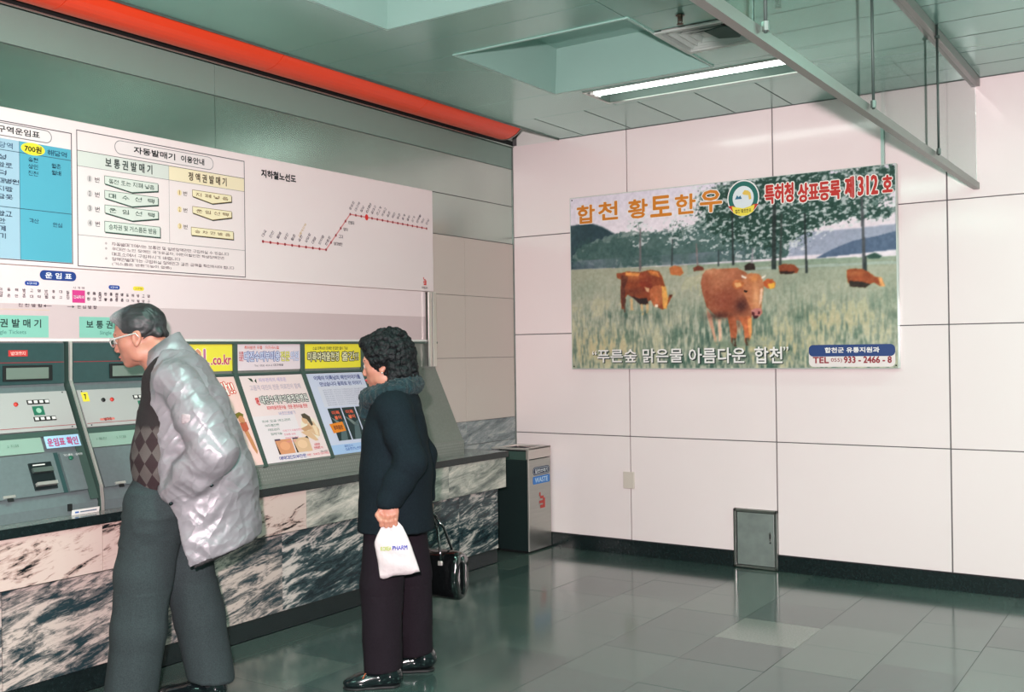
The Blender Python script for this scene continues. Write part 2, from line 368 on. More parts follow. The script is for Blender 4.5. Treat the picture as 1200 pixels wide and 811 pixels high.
# ceiling: slab above, panels and coffers hung below it
ce = box('ceiling', (-.3, -9, 3.3), (7.2, .25, 3.4), M_dark); tag(ce, kind='structure')
def cpanel(x0, x1, y0, y1, g=.0022):
    box('ceiling_panel', (x0+g, y0+g, CZ), (x1-g, y1-g, CZ+.018), M_ceil, ce)
ca = [.41, .62, 1.0, 1.383, 1.762, 2.14, 2.52, 2.9, 3.207]
for a, b in zip(ca, ca[1:]): cpanel(a, b, -.667, 0)
M_cof = mat('coffer_paint', (138, 174, 164), .34)
def coffer(x0, x1, y0, y1):
    d, s = .25, .035; z0, z1 = CZ, CZ+d
    lip = .022
    for k, (a, b, c, e) in enumerate((((x0, y0), (x1, y0), (x1-s, y0+s), (x0+s, y0+s)), ((x1, y0), (x1, y1), (x1-s, y1-s), (x1-s, y0+s)), ((x1, y1), (x0, y1), (x0+s, y1-s), (x1-s, y1-s)), ((x0, y1), (x0, y0), (x0+s, y0+s), (x0+s, y1-s)))):
        m_ = MB(); m_.poly([(a[0], a[1], z0), (b[0], b[1], z0), (c[0], c[1], z1), (e[0], e[1], z1)]); m_.build('coffer_side', M_cof, ce)
    m_ = MB()
    for lo, hi in (((x0-.014, y0-.014), (x1+.014, y0)), ((x0-.014, y1), (x1+.014, y1+.014)), ((x0-.014, y0), (x0, y1)), ((x1, y0), (x1+.014, y1))): m_.box((*lo, CZ-.006), (*hi, CZ+.001))
    m_.build('coffer_lip', M_cof, ce)
    box('coffer_top', (x0, y0, z1), (x1, y1, z1+.015), M_cof, ce)
cpanel(.41, 1.24, -1.165, -.667); cpanel(1.24, 2.47, -.765, -.667); cpanel(1.24, 2.47, -1.165, -1.07); cpanel(2.47, 3.207, -1.165, -.667)
yy = -1.165
while yy > -8.5:
    for x0 in (.41,):
        cpanel(.41, 1.09, yy-.982, yy); coffer(1.09, 2.077, yy-.982, yy)
    if yy == -1.165:
        cpanel(2.077, 2.49, -1.45, yy); cpanel(2.077, 2.49, yy-.982, -1.89); cpanel(2.49, 3.207, yy-.982, yy)
    else: cpanel(2.077, 3.207, yy-.982, yy)
    cpanel(.41, 2.077, yy-1.25, yy-.982); cpanel(.41, 2.077, yy-1.525, yy-1.25); cpanel(2.077, 3.207, yy-1.525, yy-.982)
    yy -= 1.525
M_seam = mat('seam_dark', (40, 62, 56), .6)
for x in ca[1:-1]: box('joint_strip', (x-.003, -.665, CZ-.0012), (x+.003, -.03, CZ+.001), M_seam, ce)
y = 0
while y > -8.8:      # long strips beyond the glass barrier
    cpanel(3.207, 5.2, y-.3, y); cpanel(5.2, 7.2, y-.3, y); box('joint_strip', (3.23, y-.3015, CZ-.001), (7.2, y-.2985, CZ+.001), M_seam, ce); y -= .3

# recessed fluorescent fixture
lt = empty('ceiling_light', (1.855, -.917, CZ)); tag(lt, 'recessed fluorescent fixture with lit white tubes in the ceiling, near the pink wall', 'light')
m_ = MB(); x0, x1, y0, y1 = 1.24, 2.47, -1.07, -.765
m_.box((x0, y0, CZ+.09), (x1, y1, CZ+.1)).box((x0, y0, CZ), (x0+.004, y1, CZ+.09)).box((x1-.004, y0, CZ), (x1, y1, CZ+.09)).box((x0, y0, CZ), (x1, y0+.004, CZ+.09)).box((x0, y1-.004, CZ), (x1, y1, CZ+.09))
m_.build('housing', mat('fixture_enamel', (92, 108, 102), .5), lt)
m_ = MB(); w_ = .014
m_.box((x0-w_, y0-w_, CZ-.006), (x1+w_, y0, CZ+.002)).box((x0-w_, y1, CZ-.006), (x1+w_, y1+w_, CZ+.002)).box((x0-w_, y0, CZ-.006), (x0, y1, CZ+.002)).box((x1, y0, CZ-.006), (x1+w_, y1, CZ+.002))
m_.build('trim_frame', M_steel, lt)
M_tube = mat('lit_tube', (255, 255, 255), .4, emit=((236, 255, 244), 7))
for ty in (-1.0, -.945):
    MB().cyl((x0+.03, ty, CZ+.018), (x1-.03, ty, CZ+.018), .0185, seg=14).build('fluorescent_tube', M_tube, lt, True)
    for e in (x0+.015, x1-.015): box('lamp_holder', (e-.012, ty-.018, CZ-.006), (e+.012, ty+.018, CZ+.085), M_white, lt)

# square ceiling diffuser
df = empty('air_diffuser', (2.285, -1.67, CZ)); tag(df, 'square metal air diffuser with nested vanes and an added dark plate for shade, in the ceiling', 'vent')
cx_, cy_ = 2.285, -1.67
def sqring(m_, r0, z0, r1, z1):
    q0 = [(cx_-r0, cy_-r0), (cx_+r0, cy_-r0), (cx_+r0, cy_+r0), (cx_-r0, cy_+r0)]; q1 = [(cx_-r1, cy_-r1), (cx_+r1, cy_-r1), (cx_+r1, cy_+r1), (cx_-r1, cy_+r1)]
    for i in range(4): j = (i+1) % 4; m_.poly([(*q0[i], z0), (*q0[j], z0), (*q1[j], z1), (*q1[i], z1)])
M_dif = mat('diffuser_paint', (160, 172, 166), .4)
m_ = MB(); sqring(m_, .212, CZ-.004, .205, CZ-.010); sqring(m_, .205, CZ-.010, .180, CZ-.008); sqring(m_, .180, CZ-.008, .172, CZ+.03); m_.build('outer_frame', M_dif, df)
for r_ in (.158, .118, .078): m_ = MB(); sqring(m_, r_, CZ-.004, r_-.006, CZ-.005); sqring(m_, r_-.006, CZ-.005, r_-.034, CZ+.030); m_.build('vane', M_dif, df)
m_ = MB(); m_.prism([(cx_-.034, cy_-.034, CZ+.004), (cx_+.034, cy_-.034, CZ+.004), (cx_+.034, cy_+.034, CZ+.004), (cx_-.034, cy_+.034, CZ+.004)], (0, 0, .008)); m_.build('centre_plate', M_dif, df)
m_ = MB(); m_.box((cx_-.21, cy_-.21, CZ+.05), (cx_+.21, cy_+.21, CZ+.06)); m_.build('duct_opening', M_dark, df)
m_ = MB(); m_.prism([(cx_+.015, cy_-.10, CZ-.009), (cx_+.13, cy_-.13, CZ-.012), (cx_+.165, cy_+.02, CZ-.010), (cx_+.12, cy_+.09, CZ-.008), (cx_+.03, cy_+.05, CZ-.009)], (0, 0, .004)); m_.build('shade_plate', mat('shade_plate_dark', (52, 74, 68), .9), df)  # dark plate added under the vanes to stand for a shadow

# sprinkler heads
def sprinkler(x, y, lab):
    s_ = empty('sprinkler_head', (x, y, CZ)); tag(s_, lab, 'sprinkler', 'ceiling sprinklers')
    MB().cyl((x, y, CZ-.005), (x, y, CZ), .022, .014, 16).build('escutcheon', mat('brass', (84, 70, 58), .45, .8), s_, True)
    m_ = MB().cyl((x, y, CZ-.03), (x, y, CZ-.006), .011, .012, 10)
    m_.tube([(x-.009, y, CZ-.026), (x-.011, y, CZ-.034), (x, y, CZ-.042), (x+.011, y, CZ-.034), (x+.009, y, CZ-.026)], .0022, 6); m_.build('sprinkler_body', mat('brass', (0, 0, 0)), s_)
    MB().cyl((x, y, CZ-.046), (x, y, CZ-.042), .015, .015, 12).build('deflector', mat('brass', (0, 0, 0)), s_)
sprinkler(2.301, -2.048, 'small brass sprinkler head in the ceiling left of the air diffuser')
sprinkler(2.74, -2.0, 'small brass sprinkler head seen above the glass barrier rail')

# glass smoke barrier hanging from the ceiling
sb = empty('glass_smoke_barrier', (3.207, -3, 2.95)); tag(sb, 'clear glass smoke barrier hung from the ceiling between two metal rails', 'barrier')
M_rail = mat('rail_metal', (132, 132, 128), .38, .6, bump=(4, .08))
box('glass_pane', (3.203, -3.55, 2.36), (3.211, -.012, 2.93), M_glass, sb); box('glass_pane', (3.203, -7.2, 2.36), (3.211, -3.555, 2.93), M_glass, sb)
m_ = MB(); m_.box((3.191, -7.2, 2.325), (3.223, -.004, 2.329)).box((3.191, -7.2, 2.329), (3.195, -.004, 2.362)).box((3.219, -7.2, 2.329), (3.223, -.004, 2.362)); m_.build('bottom_rail', M_rail, sb)
box('top_rail', (3.18, -7.2, 2.915), (3.234, -.004, CZ-.001), M_rail, sb, .002)
M_rod = mat('rod_metal', (70, 84, 80), .5, .5)
for y in (-1.18, -2.357, -3.53, -4.71):
    MB().cyl((3.238, y, 2.34), (3.238, y, CZ), .0055, seg=10).build('hanger_rod', M_rod, sb, True)
    MB().cyl((3.238, y, 2.345), (3.238, y, 2.372), .011, seg=6).build('nut', M_steel_d, sb); MB().cyl((3.238, y, 2.90), (3.238, y, 2.912), .013, seg=6).build('nut', M_rod, sb)

# hatch at the foot of the back wall
ha = empty('access_hatch', (1.857, 0, 0)); tag(ha, 'small brushed steel access hatch at the foot of the pink wall', 'hatch')
m_ = MB()
for lo, hi in (((1.71, -.02, .004), (1.728, .012, .383)), ((1.987, -.02, .004), (2.004, .012, .383)), ((1.71, -.02, .366), (2.004, .012, .383)), ((1.71, -.02, .004), (2.004, .012, .018))): m_.box(lo, hi, .002)
m_.build('hatch_frame', M_steel, ha)
box('door', (1.733, -.013, .022), (1.982, .0, .362), mat('brushed_door', (150, 158, 154), .45, .6, noise=(14, .12, 4)), ha, .003)
m_ = MB(); m_.box((1.95, -.017, .19), (1.963, -.0125, .245), .001); m_.build('latch_plate', M_steel, ha)
box('latch_slot', (1.953, -.019, .205), (1.96, -.0165, .235), M_dark, ha); MB().cyl((1.9565, -.019, .178), (1.9565, -.0125, .178), .005, seg=10).build('lock', M_dark, ha)

# blank plate
wp_ = box('blanking_plate', (.9, -.012, .462), (.985, 0.001, .578), mat('cream_plastic', (214, 200, 190), .4), None, .004)
tag(wp_, 'small cream blanking plate on a joint of the pink wall, right of the bin', 'plate')
# hanging bar above the poster
hb_ = box('hanging_bar', (2.682, -.03, 2.515), (2.702, -.002, CZ-.002), mat('bar_metal', (176, 196, 190), .35, .5), None, .002)
tag(hb_, 'upright metal bar between the poster top and the ceiling', 'bar')

# ================================================================== COUNTER, CONSOLES, BOARDS, BIN
M_md = marble('marble_dark', (22, 38, 44), (56, 76, 80), (206, 196, 190), .40, .62, 3.3); M_ml = marble('marble_light', (40, 58, 64), (120, 116, 114), (198, 182, 174), .40, .58, 3.8)
M_mp = marble('marble_pink', (26, 32, 34), (182, 154, 146), (206, 184, 176), .38, .50, 3.0)
M_mm = marble('marble_mixed', (48, 60, 62), (150, 150, 142), (216, 206, 196), .30, .66, 2.2)
M_top = mat('counter_stone', (140, 142, 138), .10, noise=(40, .2, 3))
ct = empty('ticket_counter', (.18, -2.6, 0)); tag(ct, 'long marble-fronted counter with a dark stone top along the left wall', 'counter')
yL = -5.4
box('counter_core', (.004, yL, 0), (.285, -.69, .712), M_joint, ct)
box('plinth', (.004, yL, 0), (.292, -.683, .098), M_black, ct, .002)
ys = [-.682, -1.118, -2.648, -4.148, yL]
for a, b in zip(ys, ys[1:]): box('marble_slab', (.278, b+.0015, .100), (.30, a-.0015, .513), M_ml if a < -2.5 else M_md, ct, .001)
box('marble_slab', (.004, -.69, .100), (.278, -.672, .513), M_md, ct, .001)
ys = [-.668, -1.30, -2.53, -3.735, -4.935, yL]
for i, (a, b) in enumerate(zip(ys, ys[1:])): box('marble_slab', (.335, b+.0015, .515), (.36, a-.0015, .716), (M_mm, M_mm, M_mp, M_mp, M_mp)[i], ct, .001)
box('marble_slab', (.004, -.684, .515), (.335, -.664, .716), M_mm, ct, .001)
box('soffit', (.285, yL, .515), (.335, -.684, .530), M_joint, ct)
box('counter_top', (.004, yL, .722), (.368, -.655, .757), M_top, ct, .002); box('counter_edge', (.366, yL, .717), (.374, -.653, .7575), M_black, ct, .002)

M_cg = mat('console_grey', (132, 136, 130), .42, .3, noise=(70, .06, 3), bump=(200, .05))
M_cd = mat('console_teal', (46, 74, 74), .35, noise=(30, .06, 3))
M_cgrn = mat('console_green', (62, 84, 77), .35)
M_face = mat('machine_face', (172, 172, 170), .4)
M_low = mat('machine_grey', (112, 124, 126), .38, .25, noise=(50, .05, 3))
M_chr = mat('bright_steel', (226, 220, 214), .3, .7)
# console profile in (x, z): upright head, slope, low skirt
P_top, P_brk, P_toe, P_bot = (.03, 1.497), (.03, 1.325), (.248, .853), (.256, .760)
SU = Vector((P_toe[0]-.02, 0, P_toe[1]-1.32)).normalized()     # down the slope
SN = Vector((-SU.z, 0, SU.x))                                  # out of the slope
def S(y, s, h=0): return Vector((.02, y, 1.32)) + SU*s + SN*h   # a point on the slope: y along, s down from the break, h proud
def slab(name, y0, y1, s0, s1, h0, h1, m, parent, bev=0):
    m_ = MB(); m_.prism([S(y0, s0, h0), S(y1, s0, h0), S(y1, s1, h0), S(y0, s1, h0)], SN*(h1-h0)); return m_.build(name, m, parent)
def upright(name, y0, y1, z0, z1, x0, x1, m, parent, bev=0): return box(name, (x0, y0, z0), (x1, y1, z1), m, parent, bev)
SLEN = (Vector((P_toe[0], 0, P_toe[1]))-Vector((.02, 0, 1.32))).length

# poster desk: sloping grey console right of the machines
dk = empty('poster_desk', (.14, -2.1, .757)); tag(dk, 'sloping grey metal display desk holding three advertisement panels, its right end bare', 'desk')
pf = [(.001, 1.497), (.022, 1.497), (.022, 1.322), (.243, .853), (.252, .853), (.252, .7575), (.001, .7575)]
MB().prism([(x, -.992, z) for x, z in pf], (0, -(3.185-.992), 0)).build('desk_body', M_cg, dk)
m_ = MB()
for k, y in enumerate((-3.166, -2.715, -2.225, -1.722)):
    m_.prism([(.022, y-.013, 1.497), (.040, y-.013, 1.497), (.040, y-.013, 1.33), (.264, y-.013, .853), (.252, y-.013, .845), (.022, y-.013, 1.32)], (0, .026, 0))
    m_.build('divider_bar', M_cgrn, dk); m_ = MB()
m_.bm.free()
box('head_bar', (.018, -3.18, 1.486), (.042, -.99, 1.499), M_cgrn, dk, .002)
for a, b in ((-2.702, -2.238), (-2.212, -1.735), (-3.167, -2.728)):
    slab('transom_bar', a, b, -.004, .008, .006, .018, M_cgrn, dk)
    slab('transom_bar', a, b, SLEN-.005, SLEN+.004, .004, .012, M_cg, dk)
# dimpled skirt strip: raised studs in rows
m_ = MB(); rr = 0
for zz in (.782, .800, .818, .836):
    y = -3.16+(.009 if rr % 2 else 0); rr += 1
    while y < -1.0:
        m_.poly([(.2545, y-.0045, zz), (.2545, y, zz-.005), (.2545, y+.0045, zz), (.2545, y, zz+.005)]); y += .018
m_.build('stud_pattern', mat('stud_steel', (156, 162, 154), .35, .5), dk, kind='stuff')

# ticket machines
def machine(y0, y1, label, tagged=False, sign=False):
    t = empty('ticket_machine', (.12, (y0+y1)/2, .757)); tag(t, label, 'machine', 'ticket machines along the wall')
    pf2 = [(.001, 1.497), (.02, 1.497), (.02, 1.30), (.236, .85), (.262, .80), (.262, .7575), (.001, .7575)]
    MB().prism([(x, y1, z) for x, z in pf2], (0, y0-y1, 0)).build('machine_body', M_low, t)
    w_ = y1-y0
    upright('header_panel', y0+.004, y1-.004, 1.312, 1.492, .0205, .032, M_cd, t, .002)
    upright('header_stripe', y0+.006, y1-.006, 1.4065, 1.4095, .032, .0328, mat('red_stripe', (150, 46, 52), .4), t)
    sy0, sy1 = y0+.20, y0+.40
    upright('display_frame', sy0-.012, sy1+.014, 1.328, 1.396, .032, .040, M_dark, t, .002)
    upright('display_screen', sy0, sy1-.006, 1.337, 1.386, .040, .0415, mat('grey_screen', (112, 128, 118), .15), t)
    slab('keypad_panel', y0+.008, y1-.010, .050, .232, 0, .009, M_face, t)
    slab('panel_stripe', y0+.012, y1-.012, .214, .2165, .009, .0098, mat('red_stripe', (0, 0, 0)), t)
    for (dy, s_, m__) in ((.10, .105, mat('red_button', (216, 62, 52), .4)), (.055, .105, mat('black_button', (20, 24, 24), .4))):
        if not tagged and m__.name == 'black_button': continue
        c = S(y0+dy+(.07 if tagged else .12), s_, .009); m_ = MB(); m_.cyl(c, c+SN*.006, .0095, seg=14); m_.build('button', m__, t, True)
    for rs in (.098, .178):
        for k in range(4):
            yy = y0+(.30 if tagged else .285)+.026*k+(.01 if rs > .15 else 0)
            slab('key_bezel', yy-.012, yy+.012, rs-.010, rs+.010, .009, .012, M_dark, t); slab('key', yy-.008, yy+.008, rs-.006, rs+.006, .012, .0145, M_white, t)
    ys_ = y0+(.305 if tagged else .29)
    slab('guide_plate', ys_, ys_+.05, .118, .160, .009, .011, mat('green_plate', (36, 108, 84), .4), t)
    m_ = MB(); c = S(ys_+.025, .139, .0112); m_.cyl(c, c+SN*.001, .012, seg=14); m_.build('guide_mark', mat('pale_green', (150, 190, 168), .4), t)
    # light green caption strip, sloping lower body
    slab('green_band', y0+.004, y1-.004, .236, .260, 0, .004, M_cgrn, t); slab('green_edge', y1-.040, y1-.002, .260, .565, 0, .006, M_cgrn, t)
    slab('caption_strip', y0+.004, y0+.29, .262, .330, 0, .007, mat('pale_strip', (140, 168, 154), .4), t)
    slab('lower_panel', y0+.006, y0+.325, .336, .520, 0, .008, M_low, t)
    slab('cash_door', y0+.350, y1-.045, .345, .520, 0, .014, M_low, t)
    slab('door_recess', y0+.326, y0+.349, .336, .520, -.001, .002, M_cd, t)
    c = S(y0+.395, .372, .014); m_ = MB(); m_.cyl(c, c+SN*.007, .010, seg=12); m_.build('door_lock', mat('green_plate', (0, 0, 0)), t, True)
    slab('note_slot', y0+.20, y0+.30, .378, .498, .008, .016, mat('slot_black', (24, 32, 34), .3), t)
    slab('slot_lip', y0+.205, y0+.295, .404, .424, .016, .030, M_steel_d, t)
    slab('slot_tray', y0+.205, y0+.295, .470, .484, .016, .034, M_chr, t)
    slab('slot_caption', y0+.215, y0+.27, .386, .391, .016, .017, M_white, t)
    slab('small_lock_plate', y0+.06, y0+.11, .505, .516, .008, .014, M_chr, t); slab('coin_slot', y0+.075, y0+.10, .517, .530, .008, .011, M_dark, t)
    box('hatch_catch', (.262, y0+.335, .775), (.272, y0+.352, .805), M_dark, t)
    for yy in (y0+.03, y1-.03):
        for s_ in (.057, .224):
            c = S(yy, s_, .009); MB().cyl(c, c+SN*.002, .003, seg=8).build('screw', M_dark, t)
    return t
tm1 = machine(-4.170, -3.690, 'grey and teal ticket machine at the left edge with red tag above its screen')
tm2 = machine(-3.655, -3.19, 'grey and teal ticket machine with yellow number 7 behind the man', True)
tm3 = machine(-4.69, -4.205, 'grey and teal ticket machine left of the red-tagged one')
# bright posts between the machines
for y in (-3.682, -4.197):
    p_ = empty('machine_post', (.14, y+.01, .757)); tag(p_, 'bright steel divider post between two ticket machines' if y > -4 else 'bright steel divider post at the left of the red-tagged machine', 'post', 'posts between the ticket machines')
    MB().prism([(.001, y, 1.5), (.045, y, 1.5), (.045, y, 1.325), (.263, y, .865), (.272, y, .80), (.272, y, .7575), (.001, y, .7575)], (0, .020, 0)).build('post_body', M_cgrn, p_)
    MB().prism([(.045, y+.001, 1.5), (.054, y+.001, 1.5), (.052, y+.001, 1.327), (.270, y+.001, .866), (.279, y+.001, .80), (.279, y+.001, .7575), (.272, y+.001, .7575), (.272, y+.001, .80), (.263, y+.001, .865), (.045, y+.001, 1.325)], (0, .012, 0)).build('bright_edge', M_chr, p_)
# small white sticker plate lying on the counter
stk = empty('counter_label', (.30, -3.76, .757)); tag(stk, 'small white label plate on the counter at the foot of the steel post', 'label')
MB().prism([(.285, -3.83, .7575), (.285, -3.70, .7575), (.290, -3.70, .780), (.290, -3.83, .780)], (-.003, 0, 0)).build('plate', M_white, stk)
pr = Print((.2905, -3.83, .7575), (0, 1, 0), (.0, 0, 1)); pr.rect(.012, .008, .03, .015, (60, 100, 170)); pr.rect(.036, .009, .115, .014, (90, 110, 130)); pr.build('label_print', stk)

# ---------------- information boards
ub = empty('fare_board', (.02, -2.9, 1.83)); tag(ub, 'large white wall board with fare table, instructions and red subway line map', 'board')
UX = .030
box('board_panel', (.001, -5.05, 1.832), (UX, -1.012, 2.503), mat('board_white', (236, 220, 220), .3), ub, .002)
lb = empty('light_band', (.02, -2.9, 1.5)); tag(lb, 'pink-white lit band below the fare board, with green machine name signs', 'board')
M_bandA = mat('band_upper', (222, 204, 206), .25, emit=((236, 206, 204), .10)); M_bandB = mat('band_lower', (198, 178, 180), .25, emit=((226, 190, 190), .08))
box('band_upper_panel', (.001, -5.05, 1.664), (UX-.003, -1.10, 1.828), M_bandA, lb); box('band_lower_panel', (.001, -5.05, 1.512), (UX-.003, -1.10, 1.664), M_bandB, lb)
box('white_edge', (.001, -5.05, 1.500), (UX+.003, -1.06, 1.512), M_white, lb, .001)
for a, b in ((-1.098, -1.073), (-1.060, -1.022)): box('steel_post', (.0445, a, 1.335), (.060, b, 1.828), M_chr, lb, .003)
box('post_backing', (.0425, -1.098, 1.340), (.0443, -1.024, 1.828), M_dark, lb)
box('post_filler', (.001, -1.06, 1.50), (.0425, -1.024, 1.828), M_steel_d, lb)

ink, gry, blk = (42, 40, 46), (120, 116, 120), (20, 22, 26)
pr = Print((UX+.0003, 0, 0), (0, 1, 0), (0, 0, 1))
# fare table
pr.frame(-4.95, 1.850, -3.645, 2.444, .004, (70, 66, 76)); 
pr.round(-4.72, 2.378, -3.742, 2.436, .03, gry, 2); pr.round(-4.716, 2.382, -3.746, 2.432, .028, (232, 220, 220), 3)
pr.text('구역운임표', -3.992, 2.393, -3.80, 2.423, blk, .03, 5); pr.text('1구간 ·', -4.20, 2.393, -4.03, 2.423, blk, .03, 5)
pr.rect(-4.945, 1.855, -3.895, 2.368, (158, 188, 206)); pr.rect(-3.895, 1.855, -3.650, 2.368, (84, 166, 188)); pr.rect(-3.8955, 1.855, -3.8935, 2.368, (60, 90, 110), 2)
pr.rect(-4.945, 2.317, -3.650, 2.320, (60, 90, 110), 2); pr.rect(-4.945, 2.074, -3.650, 2.077, (50, 80, 100), 2)
pr.ell(-3.832, 2.342, .056, .027, (240, 222, 60), 3); pr.text('700원', -3.872, 2.327, -3.792, 2.357, (40, 40, 20), .04, 4)
pr.text('해당역', -3.765, 2.327, -3.670, 2.352, (30, 70, 100), .02, 3); pr.text('해당역', -4.02, 2.327, -3.925, 2.353, (50, 80, 110), .02, 3)
pr.text('600원', -4.15, 2.327, -4.07, 2.357, (40, 60, 80), .03, 3)
for k, w_ in enumerate(('송현', '상인', '진천')): pr.text(w_, -3.855, 2.285-.030*k, -3.810, 2.306-.030*k, (30, 60, 80), .02)
for k, w_ in enumerate(('월촌', '월배')): pr.text(w_, -3.745, 2.272-.030*k, -3.700, 2.293-.030*k, (30, 60, 80), .02)
for k, w_ in enumerate(('칠성', '중앙로', '명덕', '영대병원', '안지랑', '성당못')): pr.text(w_, -4.03, 2.278-.034*k, -4.03+.045*len(w_)*.62+.02, 2.300-.034*k, (30, 50, 80), .03)
for k, w_ in enumerate(('아양교', '해안', '용계', '신기')): pr.text(w_, -4.03, 2.035-.032*k, -4.03+.03*len(w_)+.01, 2.058-.032*k, (30, 50, 80), .03)
pr.text('각산', -3.853, 2.018, -3.808, 2.038, (30, 60, 90), .02); pr.text('안심', -3.742, 2.010, -3.697, 2.030, (30, 60, 90), .02)
for x0 in (-4.86, -4.62, -4.38):      # the columns further left
    pr.text('해당역', x0, 2.327, x0+.095, 2.353, (50, 80, 110), .02, 3)
    for k, w_ in enumerate(('대곡', '율하', '반야월', '동촌', '방촌', '교대', '대명')): pr.text(w_, x0, 2.278-.034*k, x0+.03*len(w_)+.01, 2.300-.034*k, (30, 50, 80), .03)
    for k, w_ in enumerate(('동대구', '큰고개', '각산')): pr.text(w_, x0, 2.035-.032*k, x0+.03*len(w_)+.01, 2.058-.032*k, (30, 50, 80), .03)
# instructions
pr.frame(-3.622, 1.842, -2.632, 2.465, .004, (70, 66, 76))
pr.round(-3.424, 2.385, -2.840, 2.452, .033, gry, 2); pr.round(-3.421, 2.388, -2.843, 2.449, .031, (230, 218, 218), 3)
pr.text('자동발매기', -3.320, 2.402, -3.080, 2.436, blk, .04, 4); pr.text('이용안내', -3.045, 2.402, -2.900, 2.436, blk, .04, 4)
pr.rect(-3.620, 2.302, -3.118, 2.370, (212, 214, 208)); pr.rect(-3.118, 2.302, -2.634, 2.370, (238, 222, 190))
pr.rect(-3.620, 2.370, -2.634, 2.3725, ink, 2); pr.rect(-3.620, 2.300, -2.634, 2.302, gry, 2); pr.rect(-3.119, 1.985, -3.1175, 2.370, gry, 2); pr.rect(-3.620, 1.985, -2.634, 1.987, gry, 2)
pr.text('보 통 권 발 매 기', -3.475, 2.314, -3.215, 2.360, (40, 50, 48), .03); pr.text('정 액 권 발 매 기', -3.00, 2.314, -2.755, 2.358, (70, 50, 30), .03)
def arrow(y0, y1, z0, z1, fill, edge, body, n, tcol):
    d = .024 if n < 9 else 0
    ym = (y0+y1)/2
    def shp(e, dy, dz): return [(y0-e+dy, z0+.010-e+dz), (ym+dy, z0-.014-e+dz), (y1+e+dy, z0+.010-e+dz), (y1+e+dy, z1+e+dz), (y0-e+dy, z1+e+dz)] if d else [(y0-e+dy, z0-e+dz), (y1+e+dy, z0-e+dz), (y1+e+dy, z1+e+dz), (y0-e+dy, z1+e+dz)]
    pr.poly(shp(.002, .004, -.005), (44, 50, 50), 1); pr.poly(shp(.0025, 0, 0), edge, 2); pr.poly(shp(0, 0, 0), fill, 3)
    pr.text(body, y0+.02, z0+.012, y1-.02, z1-.010, tcol, .02, 4)
gf, ge, gt = (214, 218, 210), (60, 100, 84), (36, 74, 60)
for k, w_ in enumerate(('동전 또는 지폐 넣음', '매  수  선  택', '운  임  선  택')): arrow(-3.478, -3.185, 2.228-.068*k, 2.272-.068*k, gf, ge, w_, 1, gt)
arrow(-3.480, -3.175, 2.012, 2.060, gf, ge, '승차권 및 거스름돈 받음', 9, gt)
yf, ye, yt = (240, 226, 190), (130, 100, 50), (120, 80, 40)
for k, w_ in enumerate(('지 폐 넣 음', '운 임 선 택')): arrow(-2.975, -2.725, 2.228-.084*k, 2.268-.084*k, yf, ye, w_, 1, yt)
arrow(-2.985, -2.715, 2.040, 2.078, yf, ye, '승 차 권 받 음', 9, yt)
for k in range(4):
    pr.ell(-3.557, 2.249-.068*k, .014, .016, (206, 196, 196), 2); pr.text(str(k+1), -3.559 if k == 0 else -3.562, 2.238-.068*k, -3.555 if k == 0 else -3.552, 2.260-.068*k, (50, 50, 54), 0, 3); pr.text('번', -3.530, 2.236-.068*k, -3.507, 2.260-.068*k, (60, 60, 64), .02)
for k in range(3):
    pr.ell(-3.056, 2.245-.084*k, .014, .015, (236, 214, 170), 2); pr.text(str(k+1), -3.058 if k == 0 else -3.061, 2.235-.084*k, -3.054 if k == 0 else -3.051, 2.256-.084*k, (150, 110, 60), 0, 3); pr.text('번', -3.033, 2.234-.084*k, -3.010, 2.256-.084*k, (80, 70, 60), .02)
for k, (w_, x1) in enumerate((('자동발매기에서는 보통권 및 일반정액권만 구입하실 수 있습니다', -2.745), ('우대권·노인 장애인 국가유공자, 어린이할인권 학생정액권은', -2.775), ('매표소에서 구입하시기 바랍니다', -3.055), ('정액권발매기는 구입하실 정액권과 같은 금액을 확인하셔야 합니다', -2.710), ('(거스름돈 반환기능이 없음)', -3.110))):
    pr.text(w_, -3.445, 1.950-.0235*k, x1, 1.966-.0235*k, (110, 96, 100), .01)
for k in (0, 1, 3): pr.ell(-3.475, 1.958-.0235*k, .006, .006, (186, 170, 172), 2)
# subway line map
pr.text('지하철노선도', -2.515, 2.395, -2.255, 2.440, blk, .05)
st = ['대곡', '진천', '월배', '상인', '월촌', '송현', '성당못', '대명', '안지랑', '현충로', '영대병원', '교대', '명덕', '반월당', '중앙로', '대구역', '칠성', '신천', '동대구', '큰고개', '아양교', '동촌', '해안', '방촌', '용계', '율하', '신기', '반야월', '각산', '안심']
A, B, C_, D = Vector((-2.508, 2.045)), Vector((-2.022, 2.036)), Vector((-1.813, 2.265)), Vector((-1.080, 2.246))
red = (206, 60, 66)
for a, b in ((A, B), (B, C_), (C_, D)): pr.line(a, b, .008, (222, 140, 140), 2)
pts = [A.lerp(B, k/9) for k in range(10)]+[B.lerp(C_, (k+1)/5) for k in range(4)]+[C_.lerp(D, k/15) for k in range(16)]
for k, (p, w_) in enumerate(zip(pts, st)):
    big = k == 17
    pr.ell(p.x, p.y, .015 if big else .0075, .019 if big else .0085, (226, 44, 40) if big else (150, 30, 44), 4, n=12)
    if 10 <= k < 14: pr.text(w_, p.x+.024, p.y-.014, p.x+.024+.018*len(w_), p.y+.006, (60, 50, 60), .02)
    else:
        ln = .022*len(w_)+(.03 if big else 0); pr.text(w_, p.x+.004, p.y+.022, p.x+.004+ln, p.y+.022+.018, (40, 36, 50) if big else (84, 70, 84), .05 if big else .02, 3, 55)
pr.text('교통카드역', -2.235, 2.085, -2.135, 2.100, (208, 170, 80), .0, 3, 55)
